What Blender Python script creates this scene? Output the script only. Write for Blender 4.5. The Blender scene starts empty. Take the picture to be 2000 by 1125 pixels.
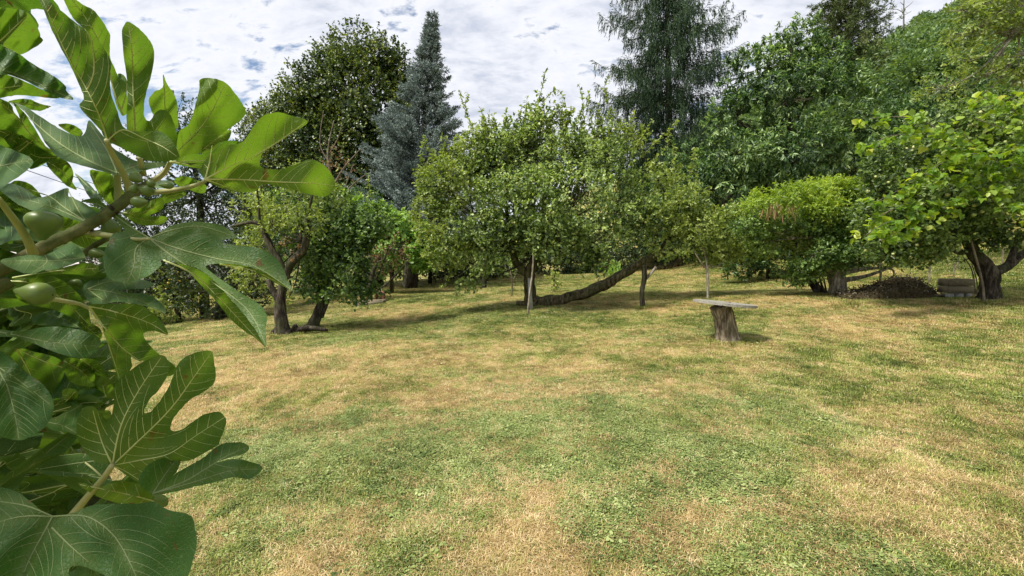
import bpy, math, random
import numpy as np
from mathutils import Vector, Matrix
from mathutils.geometry import delaunay_2d_cdt

R = math.radians
rng = np.random.default_rng(7)
random.seed(7)
scene = bpy.context.scene
COL = scene.collection

# ------------------------------------------------------------------ camera
F = 839.0            # focal length in pixels of the 2000 px wide photograph
HOR = 495.0          # horizon row
CAMH = 1.6
PITCH = math.atan((562.5 - HOR) / F)
cam_d = bpy.data.cameras.new('camera')
cam_d.sensor_width = 36.0
cam_d.lens = 36.0 * F / 2000.0
cam_d.clip_start = 0.05
cam_d.clip_end = 2000
cam = bpy.data.objects.new('camera', cam_d)
cam.location = (0, 0, CAMH)
cam.rotation_euler = (math.pi / 2 - PITCH, 0, 0)
COL.objects.link(cam)
scene.camera = cam

# ------------------------------------------------------------------ light and sky
SUN_DIR = Vector((-0.62, -0.30, 1.0)).normalized()     # towards the sun
SUN_EL = math.asin(SUN_DIR.z)
SUN_AZ = math.atan2(SUN_DIR.x, SUN_DIR.y)
EXPOSURE = 1.12
scene.view_settings.view_transform = 'Standard'
scene.view_settings.look = 'None'
scene.view_settings.gamma = 1
scene.view_settings.exposure = EXPOSURE
scene.view_settings.use_curve_mapping = False

sun_l = bpy.data.lights.new('sun', 'SUN')
sun_l.energy = 2.9
sun_l.angle = R(10)
sun_l.color = (1.0, 0.94, 0.84)
sun = bpy.data.objects.new('sun', sun_l)
sun.rotation_euler = (-SUN_DIR).to_track_quat('-Z', 'Y').to_euler()
sun.location = (-10, -5, 40)
COL.objects.link(sun)

world = bpy.data.worlds.new('World')
scene.world = world
world.use_nodes = True


def build_sky():
    nt = world.node_tree
    n, l = nt.nodes, nt.links
    n.clear()
    out = n.new('ShaderNodeOutputWorld')
    tc = n.new('ShaderNodeTexCoord')
    sep = n.new('ShaderNodeSeparateXYZ')
    l.new(tc.outputs['Generated'], sep.inputs[0])

    def math_(op, a, b=None, c=None):
        m = n.new('ShaderNodeMath')
        m.operation = op
        for i, v in enumerate((a, b, c)):
            if v is None:
                continue
            if isinstance(v, (int, float)):
                m.inputs[i].default_value = v
            else:
                l.new(v, m.inputs[i])
        return m.outputs[0]
    z = math_('MAXIMUM', sep.outputs['Z'], 0.0)
    zz = math_('ADD', z, 0.42)
    u = math_('DIVIDE', sep.outputs['X'], zz)
    v = math_('DIVIDE', sep.outputs['Y'], zz)
    cmb = n.new('ShaderNodeCombineXYZ')
    l.new(u, cmb.inputs[0])
    l.new(v, cmb.inputs[1])

    def noise(scale, detail, rough, rot, sc, dist=0.0, off=(0, 0, 0)):
        mp = n.new('ShaderNodeMapping')
        mp.inputs['Rotation'].default_value = (0, 0, rot)
        mp.inputs['Scale'].default_value = sc
        mp.inputs['Location'].default_value = off
        l.new(cmb.outputs[0], mp.inputs[0])
        t = n.new('ShaderNodeTexNoise')
        t.inputs['Scale'].default_value = scale
        t.inputs['Detail'].default_value = detail
        t.inputs['Roughness'].default_value = rough
        t.inputs['Distortion'].default_value = dist
        l.new(mp.outputs[0], t.inputs['Vector'])
        return t.outputs['Fac']
    big = noise(1.5, 3, 0.5, 0.5, (1, 1, 1), 0.2, (3.1, 1.7, 0))
    rows = noise(5.5, 8, 0.6, -0.75, (1.0, 2.0, 1), 0.35, (0.4, 2.2, 0))
    fine = noise(19.0, 6, 0.6, -0.75, (1.0, 1.9, 1), 0.4)
    dens = math_('ADD', math_('MULTIPLY', rows, 0.62), math_('ADD', math_('MULTIPLY', fine, 0.22), math_('MULTIPLY', big, 0.42)))
    cov = n.new('ShaderNodeMapRange')
    cov.interpolation_type = 'SMOOTHSTEP'
    cov.inputs[1].default_value = 0.505
    cov.inputs[2].default_value = 0.60
    l.new(dens, cov.inputs[0])
    # cloud body: grey lavender base to white
    cr = n.new('ShaderNodeValToRGB')
    cr.color_ramp.elements[0].position = 0.56
    cr.color_ramp.elements[0].color = (0.77, 0.78, 0.82, 1)
    cr.color_ramp.elements[1].position = 0.78
    cr.color_ramp.elements[1].color = (0.46, 0.50, 0.60, 1)
    e = cr.color_ramp.elements.new(0.66)
    e.color = (0.68, 0.70, 0.76, 1)
    l.new(dens, cr.inputs[0])
    sky = n.new('ShaderNodeTexSky')
    sky.sky_type = 'NISHITA'
    sky.sun_disc = False
    sky.sun_elevation = SUN_EL
    sky.sun_rotation = SUN_AZ
    bg1 = n.new('ShaderNodeBackground')
    bg1.inputs[1].default_value = 0.065
    l.new(sky.outputs[0], bg1.inputs[0])
    bg2 = n.new('ShaderNodeBackground')
    bg2.inputs[1].default_value = 0.60
    l.new(cr.outputs[0], bg2.inputs[0])
    mix = n.new('ShaderNodeMixShader')
    l.new(cov.outputs[0], mix.inputs[0])
    l.new(bg1.outputs[0], mix.inputs[1])
    l.new(bg2.outputs[0], mix.inputs[2])
    l.new(mix.outputs[0], out.inputs[0])


build_sky()
cy = scene.cycles
cy.max_bounces = 8
cy.diffuse_bounces = 4
cy.glossy_bounces = 2
cy.transmission_bounces = 6
cy.transparent_max_bounces = 4
cy.use_denoising = True

# ------------------------------------------------------------------ geometry helpers
cA, sA = math.cos(PITCH), math.sin(PITCH)


def ray(px, py):
    u = (px - 1000.0) / F
    v = (562.5 - py) / F
    return Vector((u, cA + sA * v, -sA + cA * v))


def P(px, py, d):
    r = ray(px, py)
    return Vector((0, 0, CAMH)) + r * (d / r.y)


def hsh(ix, iy, iz, seed):
    h = (ix.astype(np.int64) * 374761393 + iy.astype(np.int64) * 668265263 + iz.astype(np.int64) * 2147483647 + seed * 974634777) & 0xffffffff
    h = ((h ^ (h >> 13)) * 1274126177) & 0xffffffff
    h = ((h ^ (h >> 16)) * 2246822519) & 0xffffffff
    return ((h ^ (h >> 13)) & 0xffffff) / float(0xffffff)


def vnoise(p, seed=0):
    p = np.asarray(p, dtype=float)
    i = np.floor(p)
    f = p - i
    f = f * f * (3 - 2 * f)
    i = i.astype(np.int64)
    r = 0
    for dx in (0, 1):
        for dy in (0, 1):
            for dz in (0, 1):
                w = (f[:, 0] if dx else 1 - f[:, 0]) * (f[:, 1] if dy else 1 - f[:, 1]) * (f[:, 2] if dz else 1 - f[:, 2])
                r = r + w * hsh(i[:, 0] + dx, i[:, 1] + dy, i[:, 2] + dz, seed)
    return r


def fbm2(x, y, seed=0, octv=4):
    a, r, t = 1.0, 0, 0
    for k in range(octv):
        p = np.stack([x * 2 ** k, y * 2 ** k, np.zeros_like(x)], 1)
        r = r + a * vnoise(p, seed + k)
        t += a
        a *= 0.5
    return r / t


def gz_np(x, y):
    x = np.asarray(x, dtype=float)
    y = np.asarray(y, dtype=float)
    z = 0.055 * np.clip(x, -14, 60)
    t = np.maximum(0, 0.92 * (x - 9.5) + 0.16 * (y - 13))
    h = np.where(t < 13, 0.020 * t * t, 0.020 * 169 + 0.52 * (t - 13))
    h = np.where(t > 92, 0.020 * 169 + 0.52 * 79 + 8 * (1 - np.exp(-(t - 92) / 25.0)), h)
    z = z + h
    z = z - 0.25 * np.clip((-x - 4) / 8, 0, 1) ** 2
    z = z + 0.05 * (np.sin(x * 0.9 + 1.3) * np.sin(y * 0.7) + np.sin(x * 0.35 + y * 0.5))
    z = z - 0.05 * (np.sin(1.3) * 0)
    return z


def gz(x, y):
    return float(gz_np(np.array([x]), np.array([y]))[0])


def G(px, py):
    r = ray(px, py)
    t = 0.5
    o = Vector((0, 0, CAMH))
    while t < 200:
        p = o + r * t
        if p.z < gz(p.x, p.y):
            break
        t += 0.03 + t * 0.004
    return Vector((p.x, p.y, gz(p.x, p.y)))


def npnorm(a):
    return a / np.maximum(np.linalg.norm(a, axis=1, keepdims=True), 1e-9)


def np_mesh(name, V, faces_list, attrs=None, smooth=False):
    """faces_list: list of int arrays (n,k)"""
    me = bpy.data.meshes.new(name)
    V = np.asarray(V, dtype=np.float32)
    me.vertices.add(len(V))
    me.vertices.foreach_set('co', V.ravel())
    loops = np.concatenate([f.ravel() for f in faces_list]).astype(np.int32)
    tot = np.concatenate([np.full(len(f), f.shape[1], dtype=np.int32) for f in faces_list])
    start = np.concatenate([[0], np.cumsum(tot)[:-1]]).astype(np.int32)
    me.loops.add(len(loops))
    me.loops.foreach_set('vertex_index', loops)
    me.polygons.add(len(tot))
    me.polygons.foreach_set('loop_start', start)
    me.update(calc_edges=True)
    if attrs:
        for k, (dom, arr) in attrs.items():
            a = me.attributes.new(k, 'FLOAT', dom)
            a.data.foreach_set('value', np.asarray(arr, dtype=np.float32))
    if smooth:
        me.polygons.foreach_set('use_smooth', np.ones(len(tot), dtype=bool))
    return me


class MB:
    def __init__(s):
        s.v, s.q, s.t, s.n = [], [], [], 0

    def add(s, V, quads=None, tris=None):
        V = np.asarray(V, dtype=float).reshape(-1, 3)
        s.v.append(V)
        if quads is not None and len(quads):
            s.q.append(np.asarray(quads) + s.n)
        if tris is not None and len(tris):
            s.t.append(np.asarray(tris) + s.n)
        s.n += len(V)

    def tube(s, pts, rad, sides=8, rough=0.0, sub=4, seed=0, cap=True):
        pts = [Vector(p) for p in pts]
        if sub > 1 and len(pts) > 2:
            P_, R_ = [], []
            n = len(pts)
            for i in range(n - 1):
                p0, p1, p2, p3 = pts[max(i - 1, 0)], pts[i], pts[i + 1], pts[min(i + 2, n - 1)]
                for k in range(sub):
                    t = k / sub
                    P_.append(0.5 * ((2 * p1) + (p2 - p0) * t + (2 * p0 - 5 * p1 + 4 * p2 - p3) * t * t + (3 * p1 - p0 - 3 * p2 + p3) * t ** 3))
                    R_.append(rad[i] * (1 - t) + rad[i + 1] * t)
            P_.append(pts[-1])
            R_.append(rad[-1])
        else:
            P_, R_ = pts, list(rad)
        n = len(P_)
        T0 = (P_[1] - P_[0]).normalized()
        up = Vector((0, 0, 1)) if abs(T0.z) < 0.9 else Vector((1, 0, 0))
        N = T0.cross(up).normalized()
        V = []
        rr = random.Random(seed)
        ph = [rr.uniform(0, 6.28) for _ in range(6)]
        for i in range(n):
            T = (P_[min(i + 1, n - 1)] - P_[max(i - 1, 0)]).normalized()
            N = (N - T * N.dot(T)).normalized()
            B = T.cross(N)
            for k in range(sides):
                a = 2 * math.pi * k / sides
                w = 1.0
                if rough:
                    w += rough * (0.5 * math.sin(3 * a + ph[0] + i * 0.15) + 0.4 * math.sin(5 * a + ph[1] - i * 0.21) + 0.45 * math.sin(i * 0.9 + ph[2] + a) + 0.3 * rr.uniform(-1, 1))
                V.append(P_[i] + (N * math.cos(a) + B * math.sin(a)) * (R_[i] * w))
        q = []
        for i in range(n - 1):
            for k in range(sides):
                a, b = i * sides + k, i * sides + (k + 1) % sides
                q.append((a, b, b + sides, a + sides))
        tr = []
        if cap:
            c0, c1 = len(V), len(V) + 1
            V += [P_[0], P_[-1]]
            for k in range(sides):
                tr.append((c0, (k + 1) % sides, k))
                tr.append((c1, (n - 1) * sides + k, (n - 1) * sides + (k + 1) % sides))
        s.add([tuple(v) for v in V], q, tr)

    def box(s, c, sx, sy, sz, rot=None, jit=0.0):
        m = rot or Matrix.Identity(3)
        V = []
        for dz in (-1, 1):
            for dx, dy in ((-1, -1), (1, -1), (1, 1), (-1, 1)):
                V.append(Vector(c) + m @ Vector((dx * sx / 2 + random.uniform(-jit, jit), dy * sy / 2 + random.uniform(-jit, jit), dz * sz / 2 + random.uniform(-jit, jit))))
        s.add([tuple(v) for v in V], [(0, 3, 2, 1), (4, 5, 6, 7), (0, 1, 5, 4), (1, 2, 6, 5), (2, 3, 7, 6), (3, 0, 4, 7)])

    def mesh(s, name, smooth=False, attrs=None):
        fl = []
        if s.q:
            fl.append(np.concatenate(s.q))
        if s.t:
            fl.append(np.concatenate(s.t))
        return np_mesh(name, np.concatenate(s.v), fl, attrs, smooth)

    def build(s, name, mat, parent=None, smooth=False, kind=None):
        return obj(name, s.mesh(name, smooth), mat, parent, kind)


def obj(name, me, mat, parent=None, kind=None):
    o = bpy.data.objects.new(name, me)
    if me is not None and mat is not None and not me.materials:
        me.materials.append(mat)
    COL.objects.link(o)
    if parent is not None:
        o.parent = parent
        o.matrix_parent_inverse = Matrix.Translation(-parent.location)
    if kind:
        o['kind'] = kind
    return o


def thing(name, label, cat, loc, group=None, kind=None):
    o = bpy.data.objects.new(name, None)
    o.empty_display_size = 0.2
    o.location = loc
    COL.objects.link(o)
    o['label'] = label
    o['category'] = cat
    if group:
        o['group'] = group
    if kind:
        o['kind'] = kind
    return o


def tag(o, label, cat, group=None):
    o['label'] = label
    o['category'] = cat
    if group:
        o['group'] = group
    return o

# ------------------------------------------------------------------ materials


def newmat(name):
    m = bpy.data.materials.new(name)
    m.use_nodes = True
    nt = m.node_tree
    b = nt.nodes['Principled BSDF']
    return m, nt.nodes, nt.links, b


def ramp(n, stops):
    r = n.new('ShaderNodeValToRGB')
    el = r.color_ramp.elements
    while len(el) > 1:
        el.remove(el[-1])
    el[0].position = stops[0][0]
    el[0].color = (*stops[0][1], 1)
    for p, c in stops[1:]:
        e = el.new(p)
        e.color = (*c, 1)
    return r


def noise_node(n, l, scale, detail=4, rough=0.55, vec=None, coord='Object', sc=None):
    tc = n.new('ShaderNodeTexCoord')
    t = n.new('ShaderNodeTexNoise')
    t.inputs['Scale'].default_value = scale
    t.inputs['Detail'].default_value = detail
    t.inputs['Roughness'].default_value = rough
    src = tc.outputs[coord]
    if sc:
        mp = n.new('ShaderNodeMapping')
        mp.inputs['Scale'].default_value = sc
        l.new(src, mp.inputs[0])
        src = mp.outputs[0]
    l.new(src, t.inputs['Vector'])
    return t.outputs['Fac']


def foliage_mat(name, cols, trans=0.35, tcol=None, rough=0.42, spec=0.5, attr='rnd', inst=False):
    m, n, l, b = newmat(name)
    at = n.new('ShaderNodeAttribute')
    at.attribute_name = attr
    if inst:
        at.attribute_type = 'INSTANCER'
    k = len(cols)
    r = ramp(n, [(i / max(1, k - 1), c) for i, c in enumerate(cols)])
    l.new(at.outputs['Fac'], r.inputs[0])
    l.new(r.outputs[0], b.inputs['Base Color'])
    b.inputs['Roughness'].default_value = rough
    b.inputs['Specular IOR Level'].default_value = spec
    tr = n.new('ShaderNodeBsdfTranslucent')
    mx = n.new('ShaderNodeMix')
    mx.data_type = 'RGBA'
    mx.blend_type = 'MULTIPLY'
    mx.inputs[0].default_value = 1.0
    l.new(r.outputs[0], mx.inputs[6])
    mx.inputs[7].default_value = (*[v_ * 1.15 for v_ in (tcol or (1.5, 1.35, 0.5))], 1)
    l.new(mx.outputs[2], tr.inputs[0])
    ms = n.new('ShaderNodeMixShader')
    ms.inputs[0].default_value = trans
    l.new(b.outputs[0], ms.inputs[1])
    l.new(tr.outputs[0], ms.inputs[2])
    out = n['Material Output']
    l.new(ms.outputs[0], out.inputs[0])
    return m


def bark_mat(name, c1, c2, c3, scale=16, stretch=(1, 1, 0.22), bump=1.0, dist=0.05):
    m, n, l, b = newmat(name)
    f = noise_node(n, l, scale, 7, 0.65, sc=stretch)
    f2 = noise_node(n, l, 3.2, 4, 0.6)
    r = ramp(n, [(0.36, c1), (0.5, c2), (0.64, c3)])
    l.new(f, r.inputs[0])
    mx = n.new('ShaderNodeMix')
    mx.data_type = 'RGBA'
    rr = ramp(n, [(0.45, (0, 0, 0)), (0.62, (1, 1, 1))])
    l.new(f2, rr.inputs[0])
    l.new(rr.outputs[0], mx.inputs[0])
    l.new(r.outputs[0], mx.inputs[6])
    mx.inputs[7].default_value = (0.07, 0.085, 0.03, 1)
    mm = n.new('ShaderNodeMix')
    mm.data_type = 'RGBA'
    mm.inputs[0].default_value = 0.45
    l.new(r.outputs[0], mm.inputs[6])
    l.new(mx.outputs[2], mm.inputs[7])
    l.new(mm.outputs[2], b.inputs['Base Color'])
    b.inputs['Roughness'].default_value = 0.92
    b.inputs['Specular IOR Level'].default_value = 0.15
    bp = n.new('ShaderNodeBump')
    bp.inputs['Strength'].default_value = bump
    bp.inputs['Distance'].default_value = dist
    l.new(f, bp.inputs['Height'])
    l.new(bp.outputs[0], b.inputs['Normal'])
    return m


def plain_mat(name, c1, c2, scale=8, rough=0.8, sc=None, bump=0.3, spec=0.25):
    m, n, l, b = newmat(name)
    f = noise_node(n, l, scale, 6, 0.6, sc=sc)
    r = ramp(n, [(0.35, c1), (0.65, c2)])
    l.new(f, r.inputs[0])
    l.new(r.outputs[0], b.inputs['Base Color'])
    b.inputs['Roughness'].default_value = rough
    b.inputs['Specular IOR Level'].default_value = spec
    bp = n.new('ShaderNodeBump')
    bp.inputs['Strength'].default_value = bump
    bp.inputs['Distance'].default_value = 0.01
    l.new(f, bp.inputs['Height'])
    l.new(bp.outputs[0], b.inputs['Normal'])
    return m


BARK = bark_mat('bark_dark', (0.013, 0.010, 0.008), (0.045, 0.036, 0.027), (0.13, 0.11, 0.085))
BARK_PALE = bark_mat('bark_pale', (0.08, 0.065, 0.045), (0.30, 0.26, 0.20), (0.58, 0.53, 0.44))
BARK_MOSS = bark_mat('bark_moss', (0.02, 0.018, 0.01), (0.085, 0.07, 0.035), (0.2, 0.165, 0.1))
STUMP = bark_mat('stump_bark', (0.05, 0.038, 0.026), (0.19, 0.15, 0.105), (0.42, 0.36, 0.27), 26, (1, 1, 0.16), 1.0, 0.03)
TWIG = plain_mat('twig_wood', (0.09, 0.07, 0.05), (0.24, 0.2, 0.15))
GREYWOOD = plain_mat('weathered_wood', (0.12, 0.11, 0.09), (0.42, 0.40, 0.34), 14, 0.85, (1, 9, 9), 0.8)
OLDWOOD = plain_mat('old_box_wood', (0.12, 0.10, 0.065), (0.30, 0.26, 0.17), 20, 0.85, (1, 8, 8), 0.5)
SLATE = plain_mat('grey_slab', (0.22, 0.22, 0.2), (0.38, 0.38, 0.35), 10)
CLAY = plain_mat('clay_tile', (0.20, 0.085, 0.055), (0.36, 0.18, 0.12), 12)
WIRE = plain_mat('wire_black', (0.015, 0.015, 0.016), (0.03, 0.03, 0.03), 5, 0.5)

# ------------------------------------------------------------------ dryness map of the lawn
_dry = []


def dry_patch(px, py, rx, ry, amp):
    c = G(px, py)
    d = c.y
    a = rx * d / F
    e1 = G(px, py + ry)
    e0 = G(px, max(py - ry, py - ry))
    b = max(0.15, abs(e0.y - e1.y) / 2)
    _dry.append((c.x, c.y, a, b, amp, c.x / max(c.y, 0.1)))


for a in [(560, 735, 260, 38, .55), (830, 690, 170, 16, .35), (680, 690, 200, 22, .3), (870, 775, 50, 14, .4), (1080, 655, 200, 16, .35),
          (1330, 690, 190, 20, .4), (800, 1040, 190, 50, .5), (1100, 985, 80, 22, .5), (1235, 965, 60, 22, .5), (1100, 1090, 330, 50, .55), (1560, 1060, 350, 60, .35),
          (1850, 880, 220, 70, .6), (1650, 740, 300, 45, .35), (1920, 1010, 160, 70, .55), (1500, 850, 160, 40, .3),
          (1560, 582, 260, 8, .5), (1800, 610, 300, 22, .35), (850, 600, 170, 7, .5), (1200, 590, 100, 6, .1), (820, 565, 100, 5, .3), (1350, 570, 90, 6, .3),
          (430, 700, 120, 30, .4), (240, 900, 100, 60, .5), (1440, 668, 50, 6, .4), (1900, 590, 120, 6, .35),
          (900, 860, 330, 85, -.5), (600, 900, 200, 70, -.45), (1220, 800, 200, 50, -.25), (1150, 625, 190, 14, -.4), (680, 655, 120, 12, -.4),
          (1000, 725, 120, 14, -.15), (1420, 625, 120, 12, -.3), (1750, 660, 260, 14, -.1), (1500, 930, 140, 30, -.25), (800, 585, 90, 6, -.3),
          (1900, 530, 180, 30, -.4), (960, 560, 200, 8, -.15), (1150, 545, 260, 8, -.1), (1010, 1080, 60, 25, -.3), (700, 640, 150, 9, -.3)]:
    dry_patch(*a)


def dryness(x, y):
    x = np.asarray(x, float)
    y = np.asarray(y, float)
    n1 = fbm2(x * 0.55 + 3, y * 0.55, 11, 4)
    n2 = fbm2(x * 1.9, y * 1.9 + 9, 21, 4)
    n3 = fbm2(x * 6.0, y * 6.0, 31, 3)
    v = 0.42 + (n1 - 0.5) * 0.9 + (n2 - 0.5) * 1.0 + (n3 - 0.5) * 0.9
    wx = x + (n2 - .5) * 0.8
    wy = y + (n1 - .5) * 1.2
    for cx, cyy, a, b, amp, sl in _dry:
        q = ((wx - cx - sl * (wy - cyy)) / a) ** 2 + ((wy - cyy) / b) ** 2
        v = v + amp * np.exp(-q * 0.8) * 0.6
    return np.clip(v, 0, 1)


# ------------------------------------------------------------------ ground
def build_ground():
    def axis(lo, hi, c, fine, n_f, grow):
        pos = [c + i * fine for i in range(-n_f, n_f + 1)]
        s = fine
        while pos[-1] < hi:
            s *= grow
            pos.append(pos[-1] + s)
        s = fine
        while pos[0] > lo:
            s *= grow
            pos.insert(0, pos[0] - s)
        return np.array(pos)
    xs = axis(-420, 420, 0, 0.18, 50, 1.04)
    ys = axis(-60, 620, 6, 0.18, 28, 1.035)
    X, Y = np.meshgrid(xs, ys)
    x, y = X.ravel(), Y.ravel()
    z = gz_np(x, y) + (fbm2(x * 1.3, y * 1.3, 5, 4) - .5) * 0.05 * (np.abs(y) < 40)
    nx, ny = len(xs), len(ys)
    idx = np.arange(nx * ny).reshape(ny, nx)
    q = np.stack([idx[:-1, :-1].ravel(), idx[:-1, 1:].ravel(), idx[1:, 1:].ravel(), idx[1:, :-1].ravel()], 1)
    me = np_mesh('ground', np.stack([x, y, z], 1), [q], {'dry': ('POINT', dryness(x, y))}, True)
    m, n, l, b = newmat('lawn_ground')
    at = n.new('ShaderNodeAttribute')
    at.attribute_name = 'dry'
    f = noise_node(n, l, 38, 6, 0.7)
    f2 = noise_node(n, l, 9, 5, 0.65)
    ad = n.new('ShaderNodeMath')
    ad.operation = 'MULTIPLY_ADD'
    l.new(f, ad.inputs[0])
    ad.inputs[1].default_value = 0.9
    ad.inputs[2].default_value = -0.45
    ad2 = n.new('ShaderNodeMath')
    ad2.operation = 'ADD'
    l.new(ad.outputs[0], ad2.inputs[0])
    l.new(at.outputs['Fac'], ad2.inputs[1])
    ad3 = n.new('ShaderNodeMath')
    ad3.operation = 'MULTIPLY_ADD'
    l.new(f2, ad3.inputs[0])
    ad3.inputs[1].default_value = 0.5
    l.new(ad2.outputs[0], ad3.inputs[2])
    ad4 = n.new('ShaderNodeMath')
    ad4.operation = 'SUBTRACT'
    l.new(ad3.outputs[0], ad4.inputs[0])
    ad4.inputs[1].default_value = 0.25
    r = ramp(n, [(0.1, (0.07, 0.095, 0.022)), (0.4, (0.15, 0.165, 0.042)), (0.6, (0.25, 0.215, 0.075)), (0.9, (0.40, 0.31, 0.13))])
    l.new(ad4.outputs[0], r.inputs[0])
    l.new(r.outputs[0], b.inputs['Base Color'])
    b.inputs['Roughness'].default_value = 1
    b.inputs['Specular IOR Level'].default_value = 0.05
    bp = n.new('ShaderNodeBump')
    bp.inputs['Strength'].default_value = 0.9
    bp.inputs['Distance'].default_value = 0.03
    l.new(f, bp.inputs['Height'])
    l.new(bp.outputs[0], b.inputs['Normal'])
    o = obj('ground', me, m, None, 'structure')
    o['label'] = 'sloping mown lawn of green and sun-dried grass, rising to a hill on the right'
    return o


build_ground()


# ------------------------------------------------------------------ grass (geometry nodes)
def blade_proto(name, nb, h, w, spread, lean, mat, seed, kind='blade'):
    rr = random.Random(seed)
    mb = MB()
    for i in range(nb):
        a = rr.uniform(0, 6.283)
        r = spread * math.sqrt(rr.random())
        bx, by = r * math.cos(a), r * math.sin(a)
        da = rr.uniform(0, 6.283)
        hh = h * rr.uniform(0.5, 1.2)
        le = lean * rr.uniform(0.4, 1.3)
        dx, dy = math.cos(da), math.sin(da)
        px_, py_ = -dy * w / 2, dx * w / 2
        if kind == 'blade':
            m1 = (bx + dx * hh * le * .35, by + dy * hh * le * .35, hh * .6)
            t = (bx + dx * hh * le, by + dy * hh * le, hh * (1.0 - .35 * min(le, 1.4)))
            mb.add([(bx - px_, by - py_, -0.005), (bx + px_, by + py_, -0.005), (m1[0] + px_ * .8, m1[1] + py_ * .8, m1[2]), (m1[0] - px_ * .8, m1[1] - py_ * .8, m1[2]), t], [(0, 1, 2, 3)], [(3, 2, 4)])
        else:   # small broad leaf
            z0 = hh
            L = w
            c = Vector((bx, by, z0))
            D = Vector((dx, dy, rr.uniform(-.3, .5))).normalized()
            S = Vector((-dy, dx, rr.uniform(-.3, .3))).normalized()
            pts = [c - D * L * .5, c - D * L * .1 + S * L * .4, c + D * L * .35 + S * L * .3, c + D * L * .5, c + D * L * .35 - S * L * .3, c - D * L * .1 - S * L * .4]
            mb.add([tuple(p) for p in pts], [(0, 1, 2, 3), (0, 3, 4, 5)])
    me = mb.mesh(name)
    me.materials.append(mat)
    return bpy.data.objects.new(name, me)


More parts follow.
